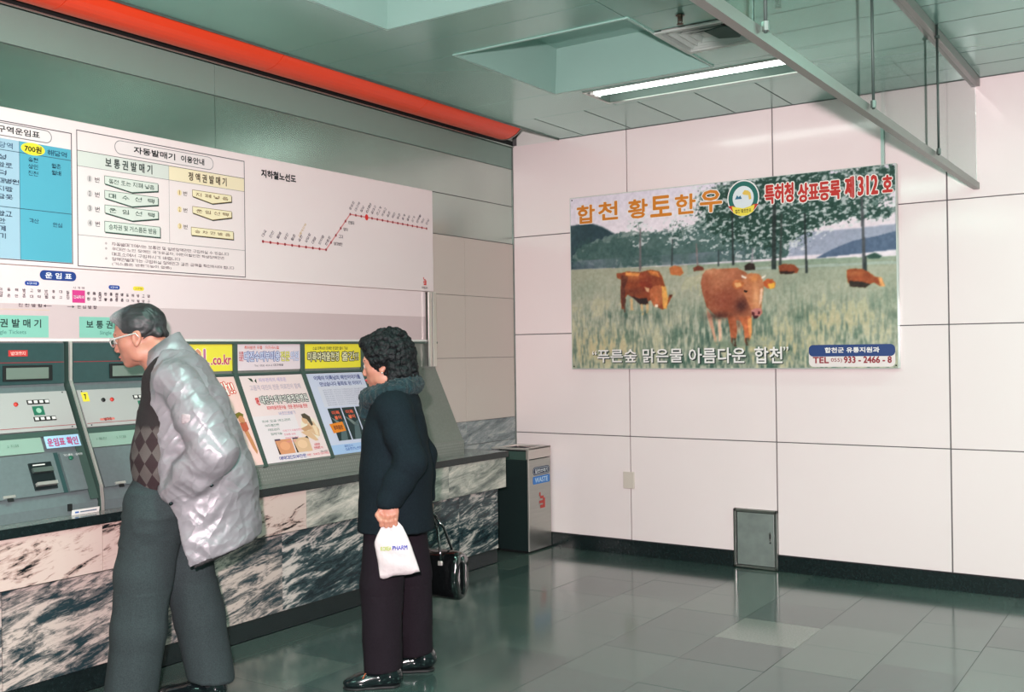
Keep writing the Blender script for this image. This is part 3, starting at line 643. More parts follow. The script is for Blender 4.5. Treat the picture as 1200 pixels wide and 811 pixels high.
def emblem(p, x, z, w_, h_, col, lay=3):
    p.rect(x+.25*w_, z, x+.9*w_, z+.20*h_, col, lay); p.rect(x+.1*w_, z+.30*h_, x+.75*w_, z+.48*h_, col, lay); p.poly([(x+.7*w_, z), (x+w_, z), (x+w_, z+.62*h_), (x+.7*w_, z+.62*h_)], col, lay+1)
    p.rect(x+.25*w_, z+.60*h_, x+.8*w_, z+.76*h_, col, lay); p.rect(x+.1*w_, z+.76*h_, x+.32*w_, z+h_, col, lay)
emblem(pr, -1.125, 1.872, .035, .05, (214, 50, 48)); pr.text('지하철공사', -1.140, 1.848, -1.075, 1.862, (70, 60, 64), .02)
pr.build('board_print', ub)

pr = Print((UX-.0027, 0, 0), (0, 1, 0), (0, 0, 1))
pr.round(-3.805, 1.772, -3.628, 1.815, .022, (34, 62, 132), 2); pr.text('운 임 표', -3.780, 1.780, -3.650, 1.807, (240, 236, 240), .04)
pr.rect(-3.649, 1.676, -3.585, 1.733, (208, 58, 132), 2); pr.text('현위치역', -3.643, 1.695, -3.591, 1.710, (250, 230, 240), .05); pr.text('시 각 역', -3.645, 1.739, -3.588, 1.749, (60, 50, 60), .02)
nm = ['교대', '명덕', '반월당', '중앙로', '대구', '칠성', '신천', '동대', '큰고', '아양', '동촌', '해안', '방촌']
for k in range(26):
    y = -4.30+.0345*k if k < 19 else -3.575+.0345*(k-19)*.86
    if y > -3.66 and k < 19: continue
    pr.text(nm[k % 13][0], y, 1.716, y+.015, 1.729, (74, 64, 72), .04); pr.text(nm[k % 13][1], y, 1.690, y+.015, 1.703, (74, 64, 72), .04)
    if k % 3 == 0: pr.text(nm[(k+5) % 13][1], y, 1.703, y+.015, 1.714, (74, 64, 72), .04)
for k in range(12):
    y = -3.575+.0295*k; pr.text(nm[(k+3) % 13][0], y, 1.714-.0002*k, y+.014, 1.727, (74, 64, 72), .04, 4); pr.text(nm[(k+6) % 13][1], y, 1.688, y+.014, 1.701, (74, 64, 72), .04, 4)
for a, b, c, tcol, w_ in ((-3.875, -3.808, (40, 70, 150), (230, 230, 240), '1구역'), (-3.462, -3.402, (40, 70, 150), (230, 230, 240), '1구역'), (-3.330, -3.268, (236, 214, 70), (150, 120, 40), '2구역')):
    pr.round(a, 1.744, b, 1.764, .010, c, 2); pr.text(w_, a+.012, 1.749, b-.012, 1.759, tcol, .02)
pr.text('진 천 방 향', -3.905, 1.650, -3.795, 1.665, (60, 50, 60), .03); pr.rect(-3.78, 1.656, -3.75, 1.658, (60, 50, 60), 2); pr.poly([(-3.79, 1.657), (-3.778, 1.651), (-3.778, 1.663)], (60, 50, 60), 3)
pr.rect(-3.675, 1.656, -3.65, 1.658, (60, 50, 60), 2); pr.poly([(-3.638, 1.657), (-3.65, 1.663), (-3.65, 1.651)], (60, 50, 60), 3); pr.text('안 심 방 향', -3.625, 1.650, -3.525, 1.665, (60, 50, 60), .03)
pr.rect(-4.3, 1.6375, -3.76, 1.6390, (220, 190, 140), 2)
for k, yc in enumerate((-4.466, -3.946, -3.436)):
    pr.rect(yc-.18, 1.517, yc+.18, 1.613, (132, 190, 174), 2); pr.text('보 통 권 발 매 기', yc-.145, 1.560, yc+.145, 1.597, (30, 50, 48), .03); pr.text('Single Tickets', yc-.075, 1.527, yc+.075, 1.549, (70, 120, 112), .0)
pr.build('band_print', lb)

# ---------------- small print on the machines
def slope_print(h): return Print(Vector((.02, 0, 1.32))+SN*h, (0, 1, 0), -SU)
pm = slope_print(.0095)
pm.text('동전', -4.10, -.090, -4.07, -.080, gry)
pm.build('panel_print', tm1)
hp = Print((.0324, 0, 0), (0, 1, 0), (0, 0, 1)); hp.rect(-3.955, 1.435, -3.868, 1.462, (196, 56, 56)); hp.text('발매중지', -3.945, 1.440, -3.878, 1.456, (250, 200, 190), .04); hp.build('red_tag', tm1)
pm = slope_print(.010); pm.rect(-3.632, -.108, -3.598, -.062, (232, 212, 60)); pm.text('7', -3.621, -.099, -3.609, -.071, blk, .06)
pm.build('number_tag', tm2)
pm = slope_print(.010); pm.rect(-3.575, -.205, -3.50, -.195, (216, 120, 110)); pm.text('발매중', -3.555, -.208, -3.515, -.192, (120, 50, 50), .02); pm.build('notice_print', tm2)
pm = slope_print(.0045)
pm.rect(-3.868, -.318, -3.705, -.262, (166, 206, 232), 18); pm.text('운임표 확인', -3.858, -.310, -3.715, -.272, (196, 70, 110), .02, 20, outline=(60, 90, 160), ow=.02)
pm.build('fare_sticker', tm1)
for t, y0 in ((tm1, -4.17), (tm2, -3.655), (tm3, -4.69)):
    pm = slope_print(.0145)
    for w_, a, s_ in (('1 동전', .03, .288), ('2 지폐', .13, .288)): pm.text(w_, y0+a, -s_-.012, y0+a+.05, -s_, (84, 120, 104), .0, 0); pm.build('caption_print', t); pm = slope_print(.0145)
    pm.text('거스름돈 · 승차권', y0+.345+.02, -.362, y0+.345+.11, -.352, (220, 226, 224), .02, 2)
    pm.build('door_print', t)
sg = [t for t in (1,)]

# ---------------- advertisement panels
def ad(y0, y1, label):
    t = empty('advertisement_panel', (.14, (y0+y1)/2, .87)); tag(t, label, 'poster', 'advertisement panels on the sloping desk')
    hm = mat('ad_acrylic', (224, 218, 222), .2)
    upright('header_card', y0, y1, 1.345, 1.485, .023, .030, hm, t); slab('slope_card', y0, y1, .012, SLEN-.006, .008, .014, hm, t)
    return t
HX = .0304; SH = .0143
def hpr(): return Print((HX, 0, 0), (0, 1, 0), (0, 0, 1))
def spr():
    q = slope_print(SH); q.V = q.V*.955; return q
sB = -(SLEN-.006)/.955          # lower end of a slope card in print coordinates
# A: yellow website header with red star letters
a0, a1 = -3.165, -2.730
ta = ad(a0, a1, 'pink advertisement with a yellow website header, partly hidden behind the man')
p = hpr(); p.rect(a0, 1.345, a1, 1.485, (240, 226, 70), 0)
wd = 'MPIDOL'; cols = [(206, 60, 60), (60, 90, 180), (200, 60, 80), (70, 150, 210), (222, 150, 120), (190, 110, 150)]
x = a0+.035
for ch, c, w_ in zip('PIDOL', cols[1:], (.045, .022, .055, .056, .040)):
    p.text(ch, x, 1.372, x+w_, 1.462, c, .05, 3, outline=(250, 244, 230), ow=.03); x += w_+.008
p.text('.co.kr', x, 1.378, a1-.008, 1.432, (196, 60, 90), .04, 3, outline=(250, 240, 220)); p.build('header_print', ta)
p = spr(); p.rect(a0, sB, a1, -.014, (246, 206, 200), 0)
p.rect(a0+.02, -.2, a1-.15, -.05, (248, 226, 222), 1)
p.text('대박!!', a1-.185, -.135, a1-.02, -.055, (250, 240, 230), .03, 4, 6, outline=(214, 70, 50), ow=.06)
sk = (206, 140, 96)   # a figure in a swimsuit, seen from the side
p.poly([(a1-.075, -.235), (a1-.045, -.225), (a1-.022, -.24), (a1-.03, -.262), (a1-.07, -.262)], (120, 110, 40), 2); p.ell(a1-.045, -.272, .020, .024, sk, 3)
p.poly([(a1-.065, -.29), (a1-.02, -.285), (a1-.018, -.33), (a1-.045, -.345), (a1-.06, -.335)], (196, 96, 70), 3)
p.poly([(a1-.055, -.335), (a1-.028, -.335), (a1-.016, -.40), (a1-.010, -.46), (a1-.020, -.478), (a1-.034, -.44), (a1-.045, -.38)], sk, 3)
p.build('slope_print', ta)
# B: skin clinic
b0, b1 = -2.699, -2.240
tb = ad(b0, b1, 'white and pink advertisement with a crouching figure and two skin photos, left of the woman')
p = hpr(); p.rect(b0, 1.345, b1, 1.485, (232, 214, 220), 0)
p.text('특허받은 무통 · 저자극시술', b0+.05, 1.458, b0+.30, 1.476, (226, 110, 96), .03)
p.text('대진', b0+.014, 1.395, b0+.044, 1.42, (200, 50, 60), .05); p.text('의료', b0+.014, 1.422, b0+.044, 1.447, (200, 50, 60), .05)
p.text('대진수피부미용', b0+.05, 1.392, b0+.305, 1.446, (220, 224, 244), .02, 3, outline=(74, 86, 150), ow=.06); p.text('전문', b0+.31, 1.392, b0+.38, 1.446, (236, 230, 120), .02, 3, outline=(120, 110, 50)); p.text('의원', b0+.385, 1.392, b1-.012, 1.446, (220, 224, 244), .02, 3, outline=(84, 96, 160))
p.text('Tel. 053) 424-2 대구역앞', b0+.12, 1.362, b0+.33, 1.377, (60, 56, 70), .02); p.build('header_print', tb)
p = spr(); p.rect(b0, sB, b1, -.014, (240, 216, 216), 0); p.rect(b0, sB, b0+.3, -.26, (236, 222, 226), 1)
p.poly([(b0+.06, -.025), (b0+.085, -.03), (b0+.092, -.052), (b0+.075, -.045)], (24, 50, 30)); p.poly([(b0+.1, -.045), (b0+.115, -.03), (b0+.112, -.062)], (24, 50, 30))
p.text('피부관리의 새로운', b0+.13, -.055, b0+.33, -.028, (196, 176, 206), .04); p.text('고품격 대진의 전문 의료진이 함께', b0+.05, -.105, b1-.04, -.070, (204, 184, 196), .04)
p.text('대진', b0+.06, -.195, b0+.085, -.145, (206, 60, 60), .05)
p.text('대진수피부미용전문병원', b0+.095, -.190, b1-.018, -.140, (244, 238, 232), .02, 4, outline=(40, 40, 46), ow=.08)
p.text('피부미용전문수술 · 전문 관리시술 전문', b0+.12, -.228, b1-.04, -.202, (214, 76, 76), .03); p.text('바로진료받기', b0+.19, -.262, b0+.31, -.242, (168, 164, 200), .03)
for k, w_ in enumerate(('피부 모공·색소관리', '여드름전문', '제모관리', '점제거술')): p.text(w_, b0+.055+.01*k, -.300-.026*k, b0+.055+.01*k+.02*len(w_), -.286-.026*k, (100, 130, 118), .02)
for k, w_ in enumerate(('의료기기 미용전문의', '화장품 상담', '재생관리 박사', '피부과전문')): p.text(w_, b0+.175, -.365-.022*k, b0+.175+.014*len(w_), -.353-.022*k, (226, 130, 150), .02)
skn, sk2 = (226, 184, 148), (206, 158, 120)   # crouching figure: hair, head, back, arms, legs
p.ell(b0+.385, -.355, .070, .072, (240, 224, 206), 1); p.poly([(b0+.345, -.268), (b0+.375, -.262), (b0+.405, -.285), (b0+.41, -.335), (b0+.395, -.345), (b0+.375, -.30), (b0+.35, -.29)], (84, 70, 56), 4)
p.ell(b0+.36, -.305, .022, .024, skn, 3); p.poly([(b0+.37, -.325), (b0+.42, -.315), (b0+.442, -.37), (b0+.43, -.412), (b0+.395, -.40), (b0+.36, -.36)], skn, 2)
p.poly([(b0+.31, -.355), (b0+.375, -.335), (b0+.395, -.36), (b0+.33, -.375)], sk2, 3); p.poly([(b0+.30, -.375), (b0+.37, -.37), (b0+.41, -.435), (b0+.385, -.438), (b0+.32, -.392)], skn, 4); p.poly([(b0+.40, -.34), (b0+.43, -.345), (b0+.425, -.405), (b0+.405, -.40)], (244, 214, 180), 3)
for q0, c in ((b0+.095, (222, 152, 112)), (b0+.222, (226, 184, 148))):
    p.rect(q0, -.495, q0+.118, -.408, c, 3); p.poly([(q0, -.495), (q0+.012, -.495), (q0+.004, -.44), (q0, -.408)], (40, 30, 26), 5); p.ell(q0+.06, -.448, .035, .026, tuple(min(255, v+14) for v in c), 4); p.rect(q0, -.414, q0+.04, -.404, (90, 70, 90), 5)
p.poly([(b0+.315, -.408), (b0+.335, -.402), (b0+.34, -.42)], (40, 40, 36), 5)
p.text('새로운', b0+.365, -.468, b0+.41, -.452, (206, 56, 70), .05); p.text('전문병원 MU', b0+.355, -.488, b0+.425, -.472, (206, 56, 70), .05)
p.text('원장 의료진', b0+.395, -.511, b0+.45, -.501, (80, 70, 80), .02); p.text('예약대진피부전문', b0+.085, -.528, b0+.28, -.506, (76, 84, 160), .05); p.text('의원 · 피부과 대구역점', b0+.285, -.524, b1-.008, -.510, (220, 110, 120), .03)
p.build('slope_print', tb)
# C: book / film
c0, c1 = -2.211, -1.736
tc_ = ad(c0, c1, 'blue-white advertisement under a yellow header with dark photo strips, beside the woman')
p = hpr(); p.rect(c0, 1.345, c1, 1.485, (242, 226, 60), 0); p.text('소설 미륵사의 대예언 완결판 출시 기념', c0+.07, 1.452, c0+.36, 1.470, (90, 90, 60), .03)
p.text('미륵여래출현경', c0+.03, 1.386, c0+.285, 1.440, (240, 234, 190), .02, 4, outline=(34, 30, 36), ow=.09); p.text('출간!!', c0+.31, 1.386, c1-.02, 1.440, (240, 234, 190), .02, 4, outline=(34, 30, 36), ow=.09); p.build('header_print', tc_)
p = spr(); p.rect(c0, sB, c1, -.014, (206, 208, 230), 0); p.rect(c0+.06, -.235, c1-.01, -.1, (214, 212, 226), 1)
p.text('이제야 미륵님의 예언이야기를', c0+.055, -.060, c1-.03, -.028, (100, 108, 156), .04); p.text('만났습니다 용화로 된 이야기', c0+.085, -.100, c1-.04, -.070, (100, 108, 156), .04)
for k in range(8): p.text('용화세계의 주인이신 미륵부처님의 말씀을 전하며', c0+.09, -.130-.014*k, c1-.02-.01*(k % 3), -.121-.014*k, (168, 168, 188), .0)
dk_ = (34, 52, 54)
for k in range(3):
    x = c0+.075+.115*k; p.rect(x, -.455, x+.105, -.245, dk_, 2); p.poly([(x+.02, -.455), (x+.075, -.455), (x+.10, -.33), (x+.06, -.35)], (86, 104, 108), 3); p.poly([(x, -.30), (x+.05, -.33), (x+.09, -.37), (x+.05, -.36)], (120, 132, 130), 3)
    p.text('미륵', x+.022, -.288, x+.085, -.262, (216, 92, 66), .06, 4); p.text('불이', x+.030, -.320, x+.085, -.294, (230, 110, 76), .06, 4)
p.poly([(c0+.045, -.345), (c0+.155, -.335), (c0+.16, -.395), (c0+.055, -.405)], (236, 136, 40), 5); p.text('용화출판', c0+.068, -.385, c0+.143, -.355, (120, 60, 40), .03, 7)
p.rect(c0, sB, c1, -.478, (168, 194, 232), 2); p.text('용화도서', c0+.10, -.498, c0+.17, -.484, (90, 120, 190), .04); p.text('삼천년의 예언서를', c0+.10, -.520, c1-.06, -.502, (90, 120, 190), .04); p.build('slope_print', tc_)

# ---------------- steel waste bin in the corner
bn = empty('waste_bin', (.16, -.17, 0)); tag(bn, 'square stainless steel waste bin in the corner with blue WASTE sign', 'bin')
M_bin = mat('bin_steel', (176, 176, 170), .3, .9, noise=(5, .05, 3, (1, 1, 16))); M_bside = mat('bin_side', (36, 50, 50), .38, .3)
bx0, bx1, by0, by1 = .045, .312, -.318, -.022
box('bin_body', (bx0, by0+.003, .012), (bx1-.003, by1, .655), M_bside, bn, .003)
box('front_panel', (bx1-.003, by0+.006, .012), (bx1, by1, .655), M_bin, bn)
box('corner_strip', (bx1-.008, by0-.001, .012), (bx1+.002, by0+.006, .73), M_chr, bn)
m_ = MB(); 
for lo, hi in (((bx1-.02, by0, .662), (bx1+.003, by1, .738)), ((bx0, by1-.015, .662), (bx1-.02, by1, .738))): m_.box(lo, hi, .002)
m_.build('hood', mat('hood_steel', (206, 196, 190), .3, .7), bn)
box('throat', (bx0+.015, by0+.02, .645), (bx1-.02, by1-.02, .715), M_cgrn, bn)
m_ = MB()
for lo, hi in (((bx0-.06, by0-.006, .728), (bx1+.003, by0+.03, .738)), ((bx0-.06, by1-.03, .728), (bx1+.003, by1, .738)), ((bx0-.06, by0+.03, .728), (bx0-.005, by1-.03, .738)), ((bx1-.05, by0+.03, .728), (bx1+.003, by1-.03, .738))): m_.box(lo, hi, .001)
m_.build('ash_tray_rim', M_chr, bn); box('ash_tray', (bx0-.005, by0+.03, .716), (bx1-.05, by1-.03, .722), M_dark, bn)
box('foot', (bx0+.02, by0+.02, 0), (bx1-.03, by1-.02, .012), M_dark, bn)
p = Print((bx1+.0004, 0, 0), (0, 1, 0), (0, 0, 1))
p.round(-.262, .542, -.036, .600, .028, (34, 44, 74), 1); p.round(-.256, .548, -.042, .594, .024, (200, 206, 214), 2); p.round(-.253, .551, -.045, .591, .022, (34, 44, 74), 3); p.text('일반쓰레기', -.235, .556, -.062, .586, (226, 228, 232), .03, 4)
p.round(-.262, .478, -.036, .534, .012, (48, 120, 200), 1); p.text('WASTE', -.235, .488, -.062, .524, (196, 220, 240), .03, 2)
emblem(p, -.19, .30, .085, .115, (190, 60, 52)); p.build('bin_signs', bn)

# ================================================================== THE CATTLE POSTER
def vnoise(x, y, seed=0):
    r = np.random.RandomState(seed).rand(256, 256); xi, yi = np.floor(x).astype(int), np.floor(y).astype(int); fx, fy = x-xi, y-yi
    fx, fy = fx*fx*(3-2*fx), fy*fy*(3-2*fy); g = lambda a, b: r[a % 256, b % 256]
    return (g(xi, yi)*(1-fx)+g(xi+1, yi)*fx)*(1-fy)+(g(xi, yi+1)*(1-fx)+g(xi+1, yi+1)*fx)*fy
def fbm(x, y, seed=0, o=4):
    s, a, t = 0, .5, 0
    for k in range(o): s = s+a*vnoise(x*2**k, y*2**k, seed+k); t += a; a *= .55
    return s/t
NX, NY, PW, PH = 580, 316, 2.24, 1.215
gu, gv = np.meshgrid(np.linspace(0, PW, NX), np.linspace(0, PH, NY))
img = np.zeros((NY, NX, 3))
def mixc(mask, col):
    global img
    m = np.clip(mask, 0, 1)[..., None]; img = img*(1-m)+np.array(col, float)*m if not isinstance(col, np.ndarray) else img*(1-m)+col*m
def inpoly(P, soft=0):
    """coverage mask of a polygon (even-odd), slightly softened"""
    P = list(P); ins = np.zeros(gu.shape, bool)
    j = len(P)-1
    for i in range(len(P)):
        (xi, yi), (xj, yj) = P[i], P[j]
        if yi != yj: ins ^= ((yi > gv) != (yj > gv)) & (gu < (xj-xi)*(gv-yi)/(yj-yi)+xi)
        j = i
    m = ins.astype(float)
    for _ in range(soft):
        m = (m+np.roll(m, 1, 0)+np.roll(m, -1, 0)+np.roll(m, 1, 1)+np.roll(m, -1, 1))/5
    return m
def blob(c, rx, ry, p=1.0): return np.exp(-(((gu-c[0])/rx)**2+((gv-c[1])/ry)**2)*p)
f1 = fbm(gu*9, gv*9, 1); f2 = fbm(gu*30, gv*30, 5); f3 = fbm(gu*75, gv*75, 9, 3); fs = fbm(gu*70, gv*16, 13, 3); fl_ = fbm(gu*3, gv*5, 21)
# sky
img[:] = (226, 216, 222); mixc(np.clip((gv-.95)*2, 0, .5), (206, 200, 216))
# far ranges
hz = .705
mixc(inpoly([(1.0, hz), (1.169, 0.798), (1.456, 0.844), (1.730, 0.845), (1.991, 0.846), (2.251, 0.857), (2.24, hz)], 2), (158, 166, 190))
mixc(inpoly([(1.754, 0.679), (1.861, 0.730), (1.990, 0.774), (2.117, 0.790), (2.250, 0.816), (2.24, hz)], 1), (92, 112, 146)); 
mixc(inpoly([(.0, hz), (.0, 1.02), (0.082, 1.024), (0.179, 1.022), (0.261, 0.992), (0.368, 0.930), (0.519, 0.866), (0.710, 0.783), (0.866, 0.733), (1.0, hz)], 2), (52, 82, 92))
# tree line
d = np.clip(blob((0.217, 0.809), .22, .12)+blob((0.551, 0.817), .22, .12)+blob((0.867, 0.808), .22, .13)+blob((1.169, 0.815), .25, .15)+.7*blob((1.483, 0.755), .15, .12), 0, 1.2)*(gv > hz-.01)
mixc((d > f1*.75+.12)*.85, np.stack([70+70*f2, 108+50*f2, 104+46*f2], -1)); mixc(((d*.9) > f2+.02)*.55, (56, 96, 92))
mixc((gv < hz+.06)*(gv > hz-.02)*(gu < 1.3)*np.clip(f1*1.4-.3, 0, .75), (118, 132, 146))
# leafy crowns over the sky
D = (.95*blob((1.125, 1.070), .20, .16)+.8*blob((1.287, 0.934), .25, .17)+1.0*blob((1.488, 1.118), .26, .22)+.95*blob((1.485, 0.918), .20, .15)+.9*blob((1.734, 1.094), .26, .17)+.55*blob((1.650, 0.905), .14, .12)
     + .95*blob((2.056, 1.079), .26, .14)+.75*blob((2.197, 1.151), .2, .08)+.45*blob((1.993, 0.929), .25, .05)+.6*blob((0.540, 0.958), .09, .13)+.6*blob((0.807, 0.915), .11, .10)+.45*blob((1.864, 0.951), .12, .05)+.7*blob((2.169, 0.924), .1, .03))
D = np.clip(D*.93, 0, 1.05)
leaf = D*.80 > fbm(gu*46, gv*60, 33, 3)*.95+.18*f1-.02
mixc(leaf*.92, np.stack([40+120*f3, 84+92*f3, 78+88*f3], -1)); leaf2 = D*.60 > fbm(gu*60, gv*80, 44, 3)*.95; mixc(leaf2*.8, (34, 74, 62))
mixc((D > .2)*(fbm(gu*44, gv*70, 55, 3) > .60)*.75, (214, 216, 218))
# field
F_ = inpoly([(-.1, -.1), (2.4, -.1), (2.4, .74), (2.248, 0.664), (1.781, 0.678), (1.225, 0.684), (0.613, 0.691), (0.013, 0.706), (-.1, .68)], 1)
g0 = np.stack([148+52*fl_, 160+30*fl_, 136+30*fl_], -1); mixc(F_, g0)
mixc(F_*np.clip((gv-.60)*7, 0, 1)*(gu > .9)*.75, (96, 146, 122)); mixc(F_*(np.abs(gv-.655+.012*gu) < .008)*(gu > 1.3)*.7, (170, 186, 176)); mixc(F_*np.clip((gv-.58)*9, 0, .7)*(gu < .9), (166, 168, 142))
mixc(F_*np.clip((f1-.5)*4, 0, 1)*np.clip(.62-gv, 0, .6)*1.5, (74, 116, 96))
mixc(F_*np.clip((fs-.5)*5, 0, 1)*np.clip(.62-gv, 0, .45)*1.8, (196, 192, 170)); mixc(F_*np.clip((.47-fs)*6, 0, 1)*np.clip(.60-gv, 0, .5)*1.1, (78, 112, 96))
mixc(F_*np.clip(blob((.25, .14), .3, .12)+blob((1.45, .13), .3, .1)+.6*blob((1.85, .3), .3, .1), 0, 1)*np.clip(fs*1.6-.45, 0, .75), (196, 176, 136)); mixc(F_*np.clip(blob((1.15, .22), .22, .10)+blob((.5, .36), .2, .05)+blob((1.1, .05), .5, .07), 0, 1)*np.clip(1.1-fs*1.5, 0, .7), (50, 92, 82))
# trunks
def trunk(a, b, w_, c): mixc(inpoly([(a[0]-w_, a[1]), (a[0]+w_, a[1]), (b[0]+w_*.6, b[1]), (b[0]-w_*.6, b[1])], 1)*.9, c)
for a, b, w_, c in (((0.548, 0.665), (0.553, 0.957), .009, (118, 110, 112)), ((0.785, 0.687), (0.794, 0.870), .007, (66, 78, 80)), ((0.970, 0.682), (0.966, 0.829), .006, (150, 128, 128)), ((1.119, 0.668), (1.121, 0.779), .006, (62, 72, 76)), ((1.219, 0.668), (1.219, 1.033), .008, (48, 58, 60)), ((1.346, 0.671), (1.354, 0.775), .006, (160, 150, 160)), ((1.492, 0.625), (1.500, 1.144), .016, (52, 62, 62)), ((1.532, 0.650), (1.547, 0.978), .009, (70, 78, 76)), ((1.700, 0.592), (1.694, 0.965), .008, (48, 56, 60)), ((2.053, 0.563), (2.042, 1.168), .011, (86, 86, 92)), ((2.058, 0.521), (2.060, 0.676), .013, (56, 66, 68))): trunk(a, b, w_, c)
mixc(inpoly([(2.065, 0.676), (2.116, 0.693), (2.160, 0.670), (2.140, 0.656), (2.080, 0.659)], 1), (60, 96, 84))
# cattle: small ones far off, then the grazing pair, then the one facing us
def cow(P, c, soft=1, shade=.5): mixc(inpoly(P, soft), np.stack([np.full(gu.shape, c[k]*1.0)*(1-shade*.3+shade*.6*f2) for k in range(3)], -1))
cow([(0.766, 0.676), (0.803, 0.691), (0.853, 0.677), (0.871, 0.636), (0.846, 0.620), (0.777, 0.630)], (188, 116, 74)); cow([(0.939, 0.667), (0.976, 0.681), (1.012, 0.668), (1.017, 0.645), (0.945, 0.644)], (120, 66, 52))
cow([(1.295, 0.658), (1.324, 0.678), (1.363, 0.670), (1.369, 0.632), (1.300, 0.630)], (58, 44, 40)); cow([(1.520, 0.645), (1.554, 0.659), (1.619, 0.650), (1.652, 0.621), (1.640, 0.595), (1.531, 0.596)], (140, 78, 54)); cow([(1.525, 0.612), (1.630, 0.607), (1.608, 0.592), (1.536, 0.595)], (60, 40, 36))
cow([(1.947, 0.595), (1.967, 0.604), (2.039, 0.600), (2.074, 0.582), (2.113, 0.550), (2.153, 0.537), (2.172, 0.490), (2.142, 0.492), (2.108, 0.514), (2.057, 0.496), (1.976, 0.499), (1.951, 0.527)], (160, 88, 58)); cow([(1.961, 0.531), (2.038, 0.522), (2.088, 0.505), (2.057, 0.485), (1.966, 0.495)], (64, 50, 46)); cow([(2.133, 0.543), (2.153, 0.542), (2.172, 0.490), (2.147, 0.486)], (218, 160, 108))
bc = (148, 80, 52)
cow([(0.363, 0.663), (0.397, 0.661), (0.450, 0.670), (0.548, 0.659), (0.626, 0.672), (0.690, 0.657), (0.714, 0.621), (0.732, 0.557), (0.737, 0.459), (0.763, 0.487), (0.788, 0.491), (0.775, 0.469), (0.743, 0.413), (0.711, 0.396), (0.673, 0.415), (0.648, 0.474), (0.610, 0.458), (0.571, 0.442), (0.545, 0.478), (0.493, 0.486), (0.448, 0.511), (0.420, 0.471), (0.420, 0.412), (0.400, 0.413), (0.395, 0.543), (0.403, 0.614), (0.370, 0.627)], bc)
cow([(0.454, 0.505), (0.545, 0.478), (0.597, 0.482), (0.609, 0.435), (0.545, 0.437), (0.493, 0.486)], (56, 38, 36)); cow([(0.403, 0.649), (0.456, 0.629), (0.428, 0.553), (0.434, 0.470), (0.406, 0.412), (0.395, 0.513)], (104, 58, 44))
cow([(0.535, 0.642), (0.580, 0.652), (0.625, 0.620), (0.643, 0.544), (0.598, 0.505), (0.547, 0.566)], (142, 66, 46)); cow([(0.437, 0.665), (0.548, 0.653), (0.535, 0.631), (0.436, 0.642)], (222, 154, 92)); cow([(0.600, 0.668), (0.677, 0.658), (0.695, 0.617), (0.632, 0.637)], (214, 138, 80))
cow([(0.617, 0.533), (0.650, 0.561), (0.701, 0.564), (0.719, 0.500), (0.718, 0.436), (0.673, 0.415), (0.648, 0.422), (0.623, 0.475)], (186, 112, 76)); cow([(0.707, 0.558), (0.739, 0.551), (0.756, 0.470), (0.743, 0.401), (0.717, 0.402)], (226, 168, 96)); cow([(0.579, 0.558), (0.617, 0.545), (0.611, 0.516), (0.591, 0.529)], (232, 190, 150)); mixc(inpoly([(0.654, 0.433), (0.680, 0.432), (0.679, 0.415), (0.654, 0.416)], 0), (236, 214, 196)); cow([(0.757, 0.493), (0.788, 0.497), (0.775, 0.475)], (96, 50, 40))
for a in (731, 738, 751, 756): mixc(inpoly([(0.414, 0.483), (0.434, 0.482), (0.432, 0.388), (0.419, 0.388)] if a == 731 else ([(0.467, 0.481), (0.487, 0.480), (0.492, 0.398), (0.472, 0.398)] if a == 738 else ([(0.545, 0.443), (0.564, 0.442), (0.570, 0.366), (0.557, 0.366)] if a == 751 else [(0.590, 0.441), (0.609, 0.440), (0.608, 0.376), (0.589, 0.377)])), 1)*.8, (216, 176, 132) if a != 731 else (90, 56, 46))
# facing cow
body = (170, 108, 82)
mixc(inpoly([(1.032, 0.391), (1.067, 0.345), (1.089, 0.221), (1.106, 0.154), (1.088, 0.154), (1.065, 0.244), (1.037, 0.335)], 1), (206, 160, 138)); mixc(inpoly([(1.108, 0.322), (1.132, 0.321), (1.136, 0.176), (1.112, 0.176)], 1), (222, 186, 164))
cow([(1.005, 0.618), (1.029, 0.645), (1.078, 0.653), (1.166, 0.648), (1.248, 0.649), (1.305, 0.619), (1.350, 0.556), (1.360, 0.435), (1.341, 0.337), (1.324, 0.294), (1.255, 0.306), (1.173, 0.331), (1.114, 0.333), (1.067, 0.368), (1.032, 0.402), (1.003, 0.499), (0.992, 0.562)], body, 1, .35)
cow([(1.174, 0.353), (1.232, 0.329), (1.242, 0.240), (1.229, 0.163), (1.200, 0.164), (1.190, 0.253)], (176, 102, 72)); cow([(1.244, 0.340), (1.330, 0.337), (1.340, 0.249), (1.322, 0.162), (1.293, 0.162), (1.283, 0.262)], (196, 116, 80)); mixc(inpoly([(1.312, 0.316), (1.341, 0.326), (1.340, 0.227), (1.328, 0.184), (1.317, 0.239)], 1), (228, 158, 104))
mixc(inpoly([(1.201, 0.197), (1.230, 0.196), (1.235, 0.141), (1.206, 0.141)], 1), (86, 60, 52)); mixc(inpoly([(1.293, 0.195), (1.322, 0.195), (1.321, 0.145), (1.298, 0.146)], 1), (92, 66, 56))
mixc(.85*blob((1.268, 0.405), .055, .05, 1.2), (66, 38, 40)); mixc(.7*blob((1.120, 0.344), .09, .025), (62, 36, 34)); mixc(.55*blob((1.151, 0.437), .09, .08), (132, 66, 54)); mixc(.6*blob((1.059, 0.637), .05, .02), (226, 176, 140)); mixc(.35*blob((1.137, 0.622), .09, .03), (214, 150, 116)); mixc(.5*blob((1.254, 0.284), .02, .04), (110, 54, 44))
cow([(1.305, 0.602), (1.340, 0.611), (1.391, 0.603), (1.413, 0.580), (1.424, 0.525), (1.417, 0.471), (1.405, 0.400), (1.410, 0.351), (1.381, 0.325), (1.347, 0.331), (1.336, 0.381), (1.309, 0.437), (1.286, 0.493), (1.282, 0.559)], (190, 126, 92), 1, .2)
